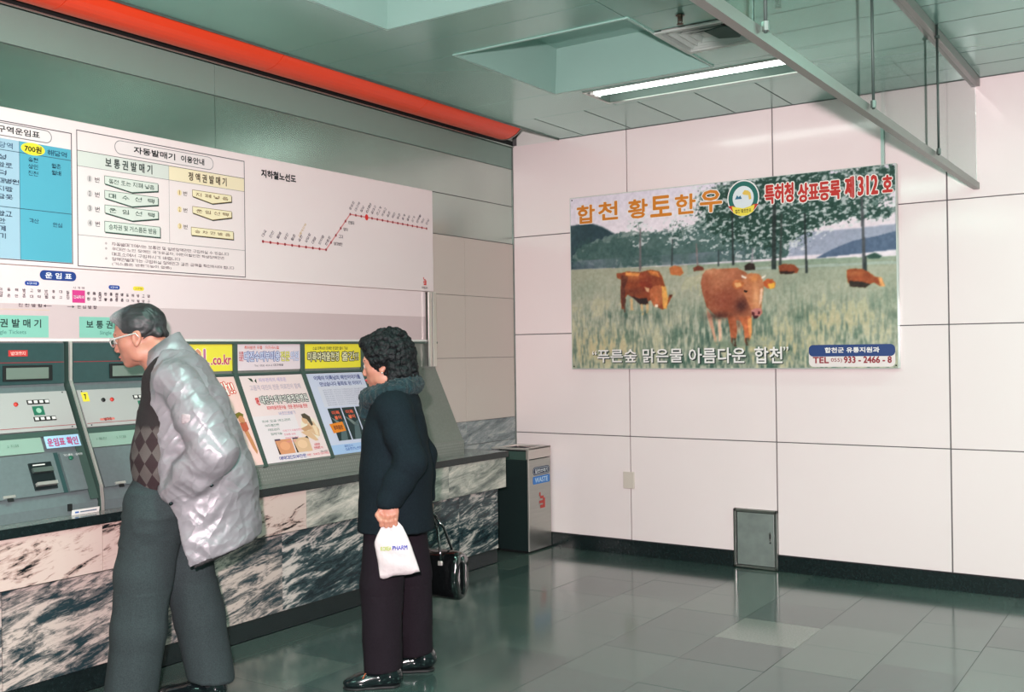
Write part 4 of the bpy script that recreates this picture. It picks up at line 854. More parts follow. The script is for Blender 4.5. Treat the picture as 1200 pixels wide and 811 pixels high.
mixc(.8*blob((1.371, 0.445), .022, .07), (226, 170, 128)); mixc(.6*blob((1.362, 0.577), .03, .02), (220, 150, 84)); mixc(inpoly([(1.401, 0.510), (1.418, 0.509), (1.411, 0.433), (1.388, 0.390)], 1)*.8, (240, 206, 182))
cow([(1.206, 0.546), (1.230, 0.573), (1.270, 0.571), (1.293, 0.548), (1.281, 0.521), (1.240, 0.511), (1.217, 0.524)], (196, 120, 76)); mixc(inpoly([(1.223, 0.551), (1.264, 0.555), (1.275, 0.532), (1.240, 0.522)], 1), (236, 186, 128))
cow([(1.418, 0.547), (1.441, 0.568), (1.480, 0.566), (1.502, 0.538), (1.491, 0.506), (1.446, 0.508), (1.424, 0.525)], (190, 98, 60)); mixc(inpoly([(1.446, 0.535), (1.497, 0.543), (1.496, 0.511), (1.463, 0.502)], 1), (232, 178, 82))
mixc(inpoly([(1.276, 0.604), (1.311, 0.585), (1.305, 0.575), (1.276, 0.587)], 1), (236, 226, 214)); mixc(inpoly([(1.407, 0.580), (1.436, 0.595), (1.436, 0.584), (1.413, 0.569)], 1), (236, 226, 214))
mixc(inpoly([(1.292, 0.504), (1.315, 0.497), (1.309, 0.486), (1.292, 0.493)], 0), (26, 18, 20)); mixc(inpoly([(1.336, 0.370), (1.365, 0.385), (1.399, 0.384), (1.410, 0.357), (1.392, 0.330), (1.358, 0.325), (1.341, 0.337)], 1), (196, 132, 128)); mixc(inpoly([(1.342, 0.364), (1.359, 0.358), (1.358, 0.336), (1.341, 0.342)], 0), (96, 46, 52)); mixc(inpoly([(1.382, 0.363), (1.399, 0.362), (1.393, 0.346), (1.381, 0.347)], 0), (96, 46, 52)); mixc(inpoly([(1.347, 0.337), (1.387, 0.336), (1.375, 0.319), (1.353, 0.320)], 0), (80, 44, 48))
# grass in front of the hooves
mixc(F_*(fs > .5)*np.clip(blob((1.264, 0.163), .16, .03)+blob((1.112, 0.154), .10, .02)+.8*blob((0.557, 0.384), .2, .015), 0, 1)*.8, (128, 150, 122))
mixc((f3-.5)*.25*(f3 > .5)*F_, (224, 224, 206))
# soft modelling on the coats of the nearer cattle, then the softness of a photographic print
for c_, rx, ry, col, a_ in (((1.118, 0.567), .10, .05, (206, 146, 112), .35), ((1.033, 0.487), .03, .10, (140, 76, 56), .4), ((1.211, 0.479), .05, .09, (150, 86, 66), .35), ((0.515, 0.626), .09, .02, (206, 140, 92), .4), ((0.500, 0.527), .08, .03, (96, 50, 40), .45), ((0.644, 0.602), .03, .04, (120, 62, 46), .4), ((2.003, 0.576), .06, .015, (206, 136, 92), .4), ((1.367, 0.528), .02, .04, (226, 166, 122), .35)):
    mixc(a_*blob(c_, rx, ry)*(img[..., 0] > img[..., 1]+26), col)
img += ((fbm(gu*60, gv*60, 61, 3)-.5)*26)[..., None]
for _ in range(2): img = (img*4+np.roll(img, 1, 0)+np.roll(img, -1, 0)+np.roll(img, 1, 1)+np.roll(img, -1, 1))/8
gy = img.mean(-1, keepdims=True); gn = (img[..., 1:2] > img[..., 0:1]); img = np.where(gn, img*.72+gy*.28, img); img = 122+(img-128)*1.2
img = np.clip(img, 0, 255)

po = empty('cattle_poster', (1.65, -.03, 1.30)); tag(po, 'large framed poster of brown cattle in a green field on the pink panelled wall', 'poster')
M_acr = mat('acrylic_edge', (206, 214, 208), .15)
box('backing_board', (.524, -.056, 1.296), (2.774, -.002, 2.519), M_acr, po, .003)
me = bpy.data.meshes.new('poster_picture')
V = np.stack([.53+gu.ravel(), np.full(gu.size, -.0572), 1.30+gv.ravel()], -1)
ix = np.arange(NX*NY).reshape(NY, NX); Q = np.stack([ix[:-1, :-1], ix[:-1, 1:], ix[1:, 1:], ix[1:, :-1]], -1).reshape(-1, 4)
def fast_mesh(me, V, Q):
    me.vertices.add(len(V)); me.vertices.foreach_set('co', V.astype(np.float32).ravel())
    k = Q.shape[1]; me.loops.add(Q.size); me.loops.foreach_set('vertex_index', Q.astype(np.int32).ravel())
    me.polygons.add(len(Q)); me.polygons.foreach_set('loop_start', np.arange(0, Q.size, k, dtype=np.int32)); me.polygons.foreach_set('loop_total', np.full(len(Q), k, dtype=np.int32)); me.update(calc_edges=True)
fast_mesh(me, V, Q)
s_ = img/255.0; li = np.where(s_ <= .04045, s_/12.92, ((s_+.055)/1.055)**2.4)
ca_ = me.color_attributes.new('Col', 'FLOAT_COLOR', 'POINT'); ca_.data.foreach_set('color', np.concatenate([li.reshape(-1, 3), np.ones((NX*NY, 1))], 1).astype(np.float32).ravel())
link('picture', me, attr_mat('poster_ink', .3), po)
pr = Print((.53, -.0576, 1.30), (1, 0, 0), (0, 0, 1))
org, wht = (214, 128, 34), (238, 232, 226)
def PT(body, a, b, col, **k): pr.text(body, a[0], a[1], b[0], b[1], col, **k)
PT('합', (0.054, 1.026), (0.202, 1.159), org, bold=.035, lay=4, outline=wht, ow=.035); PT('천', (0.227, 1.037), (0.385, 1.166), org, bold=.035, lay=4, outline=wht, ow=.035)
PT('황', (0.462, 1.029), (0.614, 1.162), org, bold=.035, lay=4, outline=wht, ow=.035); PT('토', (0.631, 1.027), (0.792, 1.169), org, bold=.035, lay=4, outline=wht, ow=.035); PT('한', (0.815, 1.029), (0.965, 1.163), org, bold=.035, lay=4, outline=wht, ow=.035); PT('우', (0.993, 1.025), (1.151, 1.173), org, bold=.035, lay=4, outline=wht, ow=.035)
rd = (196, 44, 36)
PT('특허청', (1.437, 1.042), (1.627, 1.169), rd, bold=.04, lay=4, outline=wht, ow=.05); PT('상표등록', (1.652, 1.033), (1.919, 1.155), rd, bold=.04, lay=4, outline=wht, ow=.05); PT('제', (1.943, 1.032), (2.001, 1.167), rd, bold=.05, lay=4, outline=wht, ow=.05); PT('312', (2.020, 1.041), (2.142, 1.162), rd, bold=.04, lay=4, outline=wht, ow=.05); PT('호', (2.165, 1.047), (2.226, 1.153), rd, bold=.05, lay=4, outline=wht, ow=.05)
shd, wt = (40, 56, 52), (242, 236, 234)
for s_, e_, a, b in (('“', 0, (0.164, 0.095), (0.199, 0.125)), ('푸른숲', 0, (0.205, 0.041), (0.514, 0.133)), ('맑은물', 0, (0.558, 0.039), (0.857, 0.135)), ('아름다운', 0, (0.899, 0.032), (1.298, 0.135)), ('합천', 0, (1.354, 0.030), (1.540, 0.137)), ('”', 0, (1.546, 0.110), (1.579, 0.136))):
    pr.text(s_, a[0]+.006, a[1]-.006, b[0]+.006, b[1]-.006, shd, .045, 3); pr.text(s_, a[0], a[1], b[0], b[1], wt, .02, 5)
(x0, y0), (x1, y1) = (1.707, 0.007), (2.226, 0.143)
pr.round(x0, y0, x1, y1, .03, (236, 224, 222), 2); pr.round(x0, (y0+y1)/2-.004, x1, y1, .028, (36, 64, 122), 3); pr.text('합천군 유통지원과', x0+.10, (y0+y1)/2+.018, x1-.09, y1-.016, wt, .04, 5)
pr.text('TEL', x0+.025, y0+.022, x0+.125, y0+.062, (150, 36, 50), .05, 5); pr.text('055)', x0+.137, y0+.024, x0+.205, y0+.054, (150, 36, 50), .01, 5); pr.text('933 - 2466 - 8', x0+.215, y0+.022, x1-.02, y0+.064, (150, 36, 50), .05, 5)
cx, cz_ = (1.295, 1.098); R = .108
pr.ell(cx, cz_, R, R*1.08, (238, 234, 232), 5, n=36); pr.ell(cx, cz_, R*.93, R, (34, 108, 98), 6, n=36); pr.ell(cx, cz_, R*.66, R*.72, (222, 230, 234), 8, n=30)
pr.poly([(cx-R*.95, cz_-R*.42), (cx-R*.6, cz_-R*.42), (cx-R*.42, cz_-R*.9), (cx-R*.62, cz_-R*.82)], (206, 50, 40), 7); pr.poly([(cx+R*.95, cz_-R*.42), (cx+R*.6, cz_-R*.42), (cx+R*.42, cz_-R*.9), (cx+R*.62, cz_-R*.82)], (206, 50, 40), 7)
pr.poly([(cx-R*.72, cz_-R*.45), (cx, cz_-R*.62), (cx+R*.72, cz_-R*.45), (cx+R*.62, cz_-R*.86), (cx+.2*R, cz_-R*1.06), (cx-.2*R, cz_-R*1.06), (cx-R*.62, cz_-R*.86)], (240, 222, 80), 9); pr.text('합천 황토한우', cx-R*.5, cz_-R*.88, cx+R*.5, cz_-R*.66, (60, 60, 40), .03, 11)
pr.poly([(cx-.055, cz_-.005), (cx-.040, cz_+.022), (cx-.030, cz_+.008), (cx-.018, cz_+.018), (cx-.008, cz_-.005)], (50, 110, 140), 10); pr.poly([(cx-.005, cz_+.03), (cx+.01, cz_+.05), (cx+.035, cz_+.045), (cx+.05, cz_+.03), (cx+.055, cz_-.01), (cx+.04, cz_-.015), (cx+.035, cz_+.015), (cx+.005, cz_+.02)], (232, 196, 90), 10)
pr.build('poster_lettering', po)
for x in (.545, 2.76):
    for z in (1.315, 2.50): MB().cyl((x, -.0605, z), (x, -.056, z), .005, seg=8).build('screw', M_dark, po)

# ================================================================== PEOPLE
import openvdb
class SDF:
    """signed distance on a grid; shapes are blended in, then meshed"""
    def __init__(s, lo, hi, h):
        s.lo = np.array(lo, float); s.h = h; s.n = np.ceil((np.array(hi)-s.lo)/h).astype(int)+1
        s.ax = [(s.lo[i]+h*np.arange(s.n[i])).astype(np.float32) for i in range(3)]; s.d = np.full(s.n, 1.0, np.float32)
    def win(s, lo, hi):
        a = np.clip(np.floor((np.array(lo)-s.lo)/s.h).astype(int), 0, s.n); b = np.clip(np.ceil((np.array(hi)-s.lo)/s.h).astype(int)+1, 0, s.n)
        sl_ = tuple(slice(a[i], b[i]) for i in range(3)); X, Y, Z = (s.ax[i][sl_[i]] for i in range(3))
        return sl_, X[:, None, None], Y[None, :, None], Z[None, None, :]
    def mix(s, sl_, q, k, op):
        a = s.d[sl_]
        if op == 'u':
            if k > 0: h = np.clip(.5+.5*(a-q)/k, 0, 1); s.d[sl_] = q*h+a*(1-h)-k*h*(1-h)
            else: s.d[sl_] = np.minimum(a, q)
        else:
            q = -q; h = np.clip(.5-.5*(a-q)/k, 0, 1) if k > 0 else (q > a)*1.0; s.d[sl_] = q*h+a*(1-h)+k*h*(1-h)
    def cone(s, p0, p1, r0, r1, k=.02, sy=1.0, op='u'):
        p0, p1 = np.array(p0, float), np.array(p1, float); m = max(r0, r1)*max(1, sy)+k+3*s.h
        sl_, X, Y, Z = s.win(np.minimum(p0, p1)-m, np.maximum(p0, p1)+m); d = p1-p0; d2 = d.copy(); d2[1] /= sy; L2 = (d2**2).sum()+1e-12
        x, y, z = X-p0[0], (Y-p0[1])/sy, Z-p0[2]; t = np.clip((x*d2[0]+y*d2[1]+z*d2[2])/L2, 0, 1)
        q = np.sqrt((x-t*d2[0])**2+(y-t*d2[1])**2+(z-t*d2[2])**2)-(r0+(r1-r0)*t); s.mix(sl_, q.astype(np.float32), k, op); return s
    def ell(s, c, r, k=.02, pitch=0, yaw=0, op='u'):
        c, r = np.array(c, float), np.array(r, float); m = r.max()+k+3*s.h; sl_, X, Y, Z = s.win(c-m, c+m); x, y, z = X-c[0], Y-c[1], Z-c[2]
        if yaw: a = math.radians(yaw); x, y = x*math.cos(a)+y*math.sin(a), -x*math.sin(a)+y*math.cos(a)
        if pitch: a = math.radians(pitch); x, z = x*math.cos(a)-z*math.sin(a), x*math.sin(a)+z*math.cos(a)
        k0 = np.sqrt((x/r[0])**2+(y/r[1])**2+(z/r[2])**2); k1 = np.sqrt((x/r[0]**2)**2+(y/r[1]**2)**2+(z/r[2]**2)**2)
        s.mix(sl_, (k0*(k0-1)/np.maximum(k1, 1e-6)).astype(np.float32), k, op); return s
    def chain(s, pts, rad, k=.02, sy=1.0):
        for a, b, ra, rb in zip(pts, pts[1:], rad, rad[1:]): s.cone(a, b, ra, rb, k, sy)
        return s
    def shell(s, t): s.d = np.maximum(s.d, -(s.d+t)); return s
    def cut(s, fn, k=0):
        """remove where fn(X, Y, Z) < 0"""
        q = -fn(s.ax[0][:, None, None], s.ax[1][None, :, None], s.ax[2][None, None, :]); s.d = np.maximum(s.d, q.astype(np.float32)); return s
    def mesh(s, name, m, parent, disp=None, kind=None):
        g = openvdb.FloatGrid(1.0); lim = 3*s.h; s.d[s.d > lim] = lim*1.0; g = openvdb.FloatGrid(float(lim)); g.copyFromArray(np.clip(s.d, -lim, lim).astype(np.float32))
        P, Q = g.convertToQuads(isovalue=0.0); P = np.asarray(P, float)*s.h+s.lo; Q = np.asarray(Q)
        P, N_ = orient(P, Q); Q = N_[1]; N_ = N_[0]
        if disp is not None: P = P+N_*disp(P, N_)[:, None]
        me = bpy.data.meshes.new(name); fast_mesh(me, P, Q)
        o = bpy.data.objects.new(name, me); COL.objects.link(o); me.materials.append(m); o.parent = parent; me.polygons.foreach_set('use_smooth', [True]*len(me.polygons))
        if kind: o['kind'] = kind
        return o
def orient(P, Q):
    a, b, c, d = (P[Q[:, i]] for i in range(4)); n = np.cross(c-a, d-b)
    if (n*(a+c)/2).sum() < 0: Q = Q[:, ::-1].copy(); n = -n
    N_ = np.zeros_like(P)
    for i in range(4): np.add.at(N_, Q[:, i], n)
    N_ /= np.linalg.norm(N_, axis=1, keepdims=True)+1e-12
    return P, (N_, Q)
_T3 = np.random.RandomState(3).rand(32, 32, 32)
def n3(P, sc):
    q = P*np.array(sc)+50; i = np.floor(q).astype(int); f = q-i; f = f*f*(3-2*f); r = 0
    for a in (0, 1):
        for b in (0, 1):
            for c in (0, 1):
                r = r+_T3[(i[:, 0]+a) % 32, (i[:, 1]+b) % 32, (i[:, 2]+c) % 32]*np.where(a, f[:, 0], 1-f[:, 0])*np.where(b, f[:, 1], 1-f[:, 1])*np.where(c, f[:, 2], 1-f[:, 2])
    return r
def ridge(P, sc): return 1-np.abs(2*n3(P, sc)-1)

class Head:
    """maps canonical head coordinates (front, left, up; origin between the eyes' height and the ears) to the body frame"""
    def __init__(s, pos, pitch, yaw=0, sc=1.0):
        s.p, s.pd, s.yd, s.sc = np.array(pos), pitch, yaw, sc; a, b = math.radians(pitch), math.radians(yaw)
        Rp = np.array([[math.cos(a), 0, math.sin(a)], [0, 1, 0], [-math.sin(a), 0, math.cos(a)]]); Ry = np.array([[math.cos(b), -math.sin(b), 0], [math.sin(b), math.cos(b), 0], [0, 0, 1]]); s.R = Ry @ Rp
    def __call__(s, *c): return s.p+s.R @ (np.array(c)*s.sc)
    def ell(s, S_, c, r, k=.01, op='u', dp=0): S_.ell(s(*c), np.array(r)*s.sc, k*s.sc, pitch=s.pd+dp, yaw=s.yd, op=op)
    def cone(s, S_, a, b, ra, rb, k=.01, op='u'): S_.cone(s(*a), s(*b), ra*s.sc, rb*s.sc, k*s.sc, op=op)
def face(S_, H, w=1.0, nose=1.0):
    e, c = (lambda *a, **k: H.ell(S_, *a, **k)), (lambda *a, **k: H.cone(S_, *a, **k))
    e((-.005, 0, .035), (.096, .075*w, .085), .02); e((.035, 0, -.020), (.056, .060*w, .082), .03); e((.040, 0, -.070), (.044, .050*w, .042), .03); e((.069, 0, -.101), (.017, .021, .015), .02)
    for s_ in (1, -1):
        e((.052, s_*.043, -.026), (.026, .022, .022), .02); e((.010, s_*.056*w, -.068), (.030, .014, .034), .02)
    c((.083, -.030, .020), (.083, .030, .020), .011, .011, .02)
    for s_ in (1, -1): e((.100, s_*.032, -.003), (.017, .017, .011), .012, op='s'); e((.081, s_*.0315, -.003), (.0125, .014, .0125), .004)
    c((.088, 0, .006), (.105, 0, -.036), .0065, .0095*nose, .012)
    for s_ in (1, -1): e((.098, s_*.011, -.042), (.010, .0075, .0075), .006); e((.103, s_*.0065, -.051), (.004, .003, .004), .002, op='s')
    e((.086, 0, -.066), (.014, .023, .0065), .006); e((.084, 0, -.079), (.014, .020, .0075), .006); e((.100, 0, -.0725), (.010, .023, .0016), .003, op='s')
    for s_ in (1, -1):
        e((-.004, s_*.076*w, -.010), (.020, .008, .032), .008, dp=-14); e((-.001, s_*.084*w, -.006), (.011, .005, .019), .004, op='s', dp=-14); e((.002, s_*.078*w, -.036), (.009, .006, .011), .006)
def fist(S_, pts, rad, k=.004): S_.chain([np.array(p) for p in pts], rad, k)

def skin(name, rgb):
    m = mat(name, rgb, .48, sss=.12, noise=(14, .07, 4), bump=(160, .06)); return m
ANG = math.radians(-146.15)

# ------------------------------------------------------------ the man
mn = empty('person', (.791, -3.689, 0), ANG); tag(mn, 'grey-haired man in silver jacket and grey trousers stooping towards the ticket machines', 'person')
H = Head((.140, 0, 1.512), 12, 4)
B = SDF((-.32, -.36, -.01), (.42, .36, 1.67), .004)
face(B, H)
B.cone((.075, 0, 1.46), (.0, 0, 1.36), .056, .066, .03); B.cone((.10, 0, 1.44), (.06, 0, 1.35), .044, .05, .03)
B.chain([(-.03, 0, 1.31), (-.04, 0, 1.14), (.0, 0, .96), (.03, 0, .88)], [.10, .115, .11, .12], .04, 1.4)
B.cone((-.04, -.15, 1.34), (-.04, .15, 1.34), .055, .055, .05)
arms = {1: [(-.075, .170, 1.33), (-.205, .225, 1.06), (-.040, .165, .885)], -1: [(-.03, -.175, 1.33), (-.07, -.23, 1.05), (.06, -.175, .86)]}
for s_, (a, b, c) in arms.items():
    B.chain([a, b], [.048, .038], .02); B.chain([b, c], [.038, .027], .01)
    d = np.array(c)-np.array(b); d /= np.linalg.norm(d); hp = np.array(c)+d*.055
    B.ell(hp-d*.0, (.036, .017, .042), .012, pitch=38)
    for k in range(4):
        st_ = hp+d*.028+np.array([.022-.015*k, 0, .010-.008*k]); B.chain([st_, st_+d*.034, st_+d*.05+np.array([.008, -.012*s_, -.012])], [.0095, .0085, .0075], .004)
    th = hp+np.array([.03, .008*s_, .02]); B.chain([th, th+np.array([.022, .004*s_, -.022]), th+np.array([.028, 0, -.044])], [.011, .010, .008], .006)
feet = {1: ((.165, .10), 4), -1: ((-.105, -.085), -4)}
B.chain([(.05, .085, .88), (.105, .095, .49), (.155, .10, .10)], [.085, .056, .038], .03); B.chain([(.0, -.085, .88), (-.035, -.09, .48), (-.105, -.085, .10)], [.085, .056, .038], .03)
for s_, ((x, y), _) in feet.items(): B.cone((x-.02, y, .045), (x+.11, y, .03), .030, .020, .02)
man_skin = skin('man_skin', (180, 122, 103)); B.mesh('body', man_skin, mn); del B

# hair: short, swept back, greying over the forehead and temples
Hr = SDF((-.02, -.12, 1.42), (.28, .12, 1.67), .003)
H.ell(Hr, (-.010, 0, .045), (.103, .0835, .088), .01); H.ell(Hr, (.052, .0, .088), (.050, .060, .030), .02); H.cone(Hr, (-.085, -.04, -.01), (-.085, .04, -.01), .018, .018, .02)
H.ell(Hr, (.122, 0, -.022), (.088, .14, .108), .008, op='s'); H.ell(Hr, (.035, 0, -.090), (.072, .14, .085), .01, op='s'); H.ell(Hr, (-.060, 0, -.125), (.075, .14, .062), .008, op='s')
def hair_d(P, N_): return .0035*ridge(P, (24, 150, 60))+.003*n3(P, (50, 60, 50))-.004
mh = mat('grey_hair', (44, 46, 48), .5, noise=(26, .5, 5)); N = mh.node_tree.nodes; Lk = mh.node_tree.links
sx = N.new('ShaderNodeSeparateXYZ'); Lk.new([n_ for n_ in N if n_.type == 'TEX_COORD'][0].outputs['Object'], sx.inputs[0])
mr = N.new('ShaderNodeMapRange'); Lk.new(sx.outputs[0], mr.inputs[0]); mr.inputs[1].default_value = .185; mr.inputs[2].default_value = .25
mm_ = N.new('ShaderNodeMath'); mm_.operation = 'MULTIPLY'; Lk.new(mr.outputs[0], mm_.inputs[0]); nz = N.new('ShaderNodeTexNoise'); nz.inputs['Scale'].default_value = 60; Lk.new(nz.outputs[0], mm_.inputs[1])
mxx = N.new('ShaderNodeMix'); mxx.data_type = 'RGBA'; bs_ = N['Principled BSDF']; src = bs_.inputs['Base Color'].links[0].from_socket; Lk.new(mm_.outputs[0], mxx.inputs[0]); Lk.new(src, mxx.inputs[6]); mxx.inputs[7].default_value = (.75, .76, .78, 1); Lk.new(mxx.outputs[2], bs_.inputs['Base Color'])
Hr.mesh('hair', mh, mn, hair_d)
def wpart(name, m, parent, builder, smooth=True):
    mb = MB(); builder(mb); bmesh.ops.recalc_face_normals(mb.bm, faces=mb.bm.faces[:]); me = bpy.data.meshes.new(name); mb.bm.to_mesh(me); mb.bm.free(); me.materials.append(m)
    o = bpy.data.objects.new(name, me); COL.objects.link(o); o.parent = parent
    if smooth: me.polygons.foreach_set('use_smooth', [True]*len(me.polygons))
    return o
def eyes(H, parent, y0=.0315):
    for s_ in (1, -1):
        c = H(.0825, s_*y0, -.004); wpart('eye', mat('eye_white', (214, 204, 198), .2), parent, lambda b: b.sph(c, .0125*H.sc, seg=14))
        c2 = H(.0895, s_*y0, -.005); wpart('iris', mat('dark_iris', (30, 22, 18), .15), parent, lambda b: b.sph(c2, .0062*H.sc, seg=10))
        wpart('eyebrow', mat('brow_hair', (52, 48, 46), .7), parent, lambda b: b.tube([H(.092, s_*.014, .020), H(.0935, s_*.030, .026), H(.080, s_*.050, .020)], [.003, .0035, .0015], 6))
eyes(H, mn)
wpart('lips', mat('lip_skin', (190, 104, 92), .4), mn, lambda b: b.tube([H(.089, -.018, -.0705), H(.0975, -.006, -.067), H(.0975, .006, -.067), H(.089, .018, -.0705)], .0042, 8))
gl = wpart('glasses', mat('silver_frame', (236, 230, 226), .3, .6), mn, lambda b: None) if False else None
def ring(b, c, ry, rz, n=22, r=.0020): 
    pts = [c+H.R @ np.array([-.008*abs(math.cos(2*math.pi*k/n))*0, ry*math.cos(2*math.pi*k/n), rz*math.sin(2*math.pi*k/n)]) for k in range(n+1)]; b.tube([tuple(p) for p in pts], r, 6)
gp = wpart('glasses', mat('silver_frame', (236, 230, 226), .3, .6), mn, lambda b: [ring(b, H(.105, .034, -.006), .025, .018), ring(b, H(.105, -.034, -.006), .025, .018), b.tube([H(.105, -.010, .0), H(.109, 0, .003), H(.105, .010, .0)], .0014, 6), b.tube([H(.104, .060, .002), H(.092, .073, .004), H(.03, .082, .007), H(-.006, .085, .008), H(-.018, .086, -.012)], [.0028, .0038, .0036, .0028, .0020], 8), b.tube([H(.104, -.060, .002), H(.092, -.073, .004), H(.03, -.082, .007), H(-.006, -.085, .008), H(-.018, -.086, -.012)], .0022, 8)])
for s_ in (1, -1):
    def lens(b, s_=s_): b.poly([tuple(H(.1045, s_*.034+.0245*math.cos(2*math.pi*k/20), -.006+.0175*math.sin(2*math.pi*k/20))) for k in range(20)])
    q = wpart('lens', M_glass, gp, lens, False)

# sweater with a diamond pattern
sw = SDF((-.22, -.26, .84), (.26, .26, 1.46), .006)
sw.chain([(-.005, 0, 1.32), (-.005, 0, 1.14), (.008, 0, 1.02), (.015, 0, .92)], [.125, .142, .150, .140], .04, 1.25); sw.cone((.035, 0, 1.43), (-.005, 0, 1.33), .066, .105, .03)
sw.cone((.09, 0, 1.46), (.055, 0, 1.30), .075, .045, .03, op='s'); sw.cut(lambda X, Y, Z: Z-.900+.0*X)
def sweater_mat():
    m = mat('argyle_knit', (52, 30, 34), .85, bump=(220, .15)); N = m.node_tree.nodes; Lk = m.node_tree.links; tc = [n_ for n_ in N if n_.type == 'TEX_COORD'][0]
    mp = N.new('ShaderNodeMapping'); mp.inputs['Rotation'].default_value = (0, math.radians(45), 0); mp.inputs['Scale'].default_value = (1, .001, .7); Lk.new(tc.outputs['Object'], mp.inputs[0])
    ck = N.new('ShaderNodeTexChecker'); ck.inputs['Scale'].default_value = 24; ck.inputs['Color1'].default_value = (*lin((44, 26, 30)), 1); ck.inputs['Color2'].default_value = (*lin((84, 76, 74)), 1); Lk.new(mp.outputs[0], ck.inputs[0])
    sx = N.new('ShaderNodeSeparateXYZ'); Lk.new(tc.outputs['Object'], sx.inputs[0]); mr = N.new('ShaderNodeMapRange'); Lk.new(sx.outputs[2], mr.inputs[0]); mr.inputs[1].default_value = 1.14; mr.inputs[2].default_value = 1.16
    mx = N.new('ShaderNodeMix'); mx.data_type = 'RGBA'; Lk.new(mr.outputs[0], mx.inputs[0]); Lk.new(ck.outputs[0], mx.inputs[6]); mx.inputs[7].default_value = (*lin((34, 26, 28)), 1); Lk.new(mx.outputs[2], N['Principled BSDF'].inputs['Base Color']); return m
sw.mesh('sweater', sweater_mat(), mn, lambda P, N_: .006*ridge(P, (8, 8, 22)))

# trousers
tr_ = SDF((-.26, -.26, .03), (.36, .27, .99), .006)
tr_.cone((.02, 0, .95), (.025, 0, .86), .128, .148, .03, 1.2)
tr_.chain([(.055, .075, .84), (.105, .085, .56), (.125, .09, .34), (.164, .10, .035)], [.122, .108, .100, .096], .03); tr_.chain([(-.005, -.075, .84), (-.010, -.085, .56), (-.060, -.09, .34), (-.108, -.09, .085)], [.122, .106, .096, .089], .02)
tr_.ell((.06, .155, .79), (.06, .05, .075), .04)
tr_.cut(lambda X, Y, Z: np.where(Y > 0.005, Z-.05, Z-.088-.12*(X+.10))+X*0); 
M_tro = mat('grey_wool', (50, 59, 61), .9, 0, .25, noise=(220, .22, 3), bump=(260, .12))
def tro_d(P, N_): return .010*(ridge(P, (6, 6, 3.2))-.5)+.006*(ridge(P, (14, 14, 5))-.5)*(P[:, 2] < .5)+.006*(ridge(P, (16, 10, 22))-.5)*(P[:, 2] > .68)
tr_.mesh('trousers', M_tro, mn, tro_d)
wpart('belt', mat('black_leather', (22, 24, 26), .35), mn, lambda b: b.tube([(.02+.136*math.cos(t_*math.pi/16), .163*math.sin(t_*math.pi/16), .935) for t_ in range(33)], .011, 6))
def shoe(parent, x, y, yaw, rise, m, L_=.285, w=.044, name='shoe'):
    q = SDF((x-.10, y-.10, -.012), (x+.26, y+.10, .13), .0035); a = math.radians(yaw); f = lambda u, v, z: (x+u*math.cos(a)-v*math.sin(a), y+u*math.sin(a)+v*math.cos(a), z)
    r_ = lambda u: max(0, rise*(1-(u+.05)/.20))
    q.ell(f(-.025, 0, .045+r_(-.025)), (.048, w*.8, .045), .02, yaw=yaw); q.ell(f(.06, 0, .038+r_(.06)), (.085, w*.92, .036), .03, yaw=yaw); q.ell(f(L_-.13, 0, .028+r_(.15)), (.066, w, .028), .02, yaw=yaw); q.cone(f(-.02, 0, .06+r_(0)), f(-.01, 0, .105+r_(0)), .042, .040, .02); q.ell(f(-.012, 0, .13+r_(0)), (.042, .034, .05), .006, op='s')
    q.cut(lambda X, Y, Z: Z-.001); o = q.mesh(name, m, parent)
    q = SDF((x-.10, y-.10, -.012), (x+.26, y+.10, .03), .0035); q.cone(f(-.03, 0, .005), f(.05, 0, .005), w*.86, w*.80, .02); q.cone(f(.05, 0, .005), f(L_-.125, 0, .005), w*.80, w*1.02, .02); q.cone(f(L_-.125, 0, .005), f(L_-.095, 0, .005), w*1.0, w*.8, .02)
    q.cut(lambda X, Y, Z: Z); q.cut(lambda X, Y, Z: .012-Z); s_o = q.mesh('sole', mat('shoe_sole', (16, 18, 20), .6), o)
    return o
M_shoe = mat('polished_leather', (18, 26, 28), .16, coat=.5)
for s_, ((x, y), _) in feet.items():
    q = SDF((x-.09, y-.06, .02), (x+.10, y+.06, .19), .004); q.cone((x-.01, y, .17), (x-.01, y, .05), .046, .042, .01); q.mesh('sock', mat('dark_sock', (26, 30, 32), .9), mn)
shoe(mn, .155, .10, 2, 0, M_shoe); shoe(mn, -.10, -.088, -6, .0, M_shoe)

# jacket: a baggy shell, open at the front, with sleeves
jk = SDF((-.42, -.36, .54), (.24, .38, 1.54), .005)
jk.chain([(-.010, 0, 1.33), (-.045, 0, 1.20), (-.075, 0, 1.06), (-.105, 0, .90), (-.115, 0, .66)], [.130, .158, .182, .200, .212], .05, 1.12)
jk.cone((-.035, -.150, 1.335), (-.035, .150, 1.335), .072, .072, .05); jk.ell((.01, 0, 1.40), (.085, .095, .07), .04)
jk.chain([(-.13, 0, .90), (-.13, 0, .66)], [.19, .205], .03, 1.12)
jk.cone((-.02, 0, 1.50), (.02, 0, 1.30), .062, .062, .01, op='s')
jk.shell(.013)
ez = np.array([.5, .60, .80, .93, 1.07, 1.20, 1.36, 1.6]); ex = np.array([-.15, -.125, -.075, -.010, .045, .050, .040, .0])
jk.cut(lambda X, Y, Z: np.where(Y > -.12, np.interp(Z, ez, ex)-X, np.interp(Z, ez, ex+.075)-X)); jk.cut(lambda X, Y, Z: Z-(.560-.40*(X+.0))+0*Y)
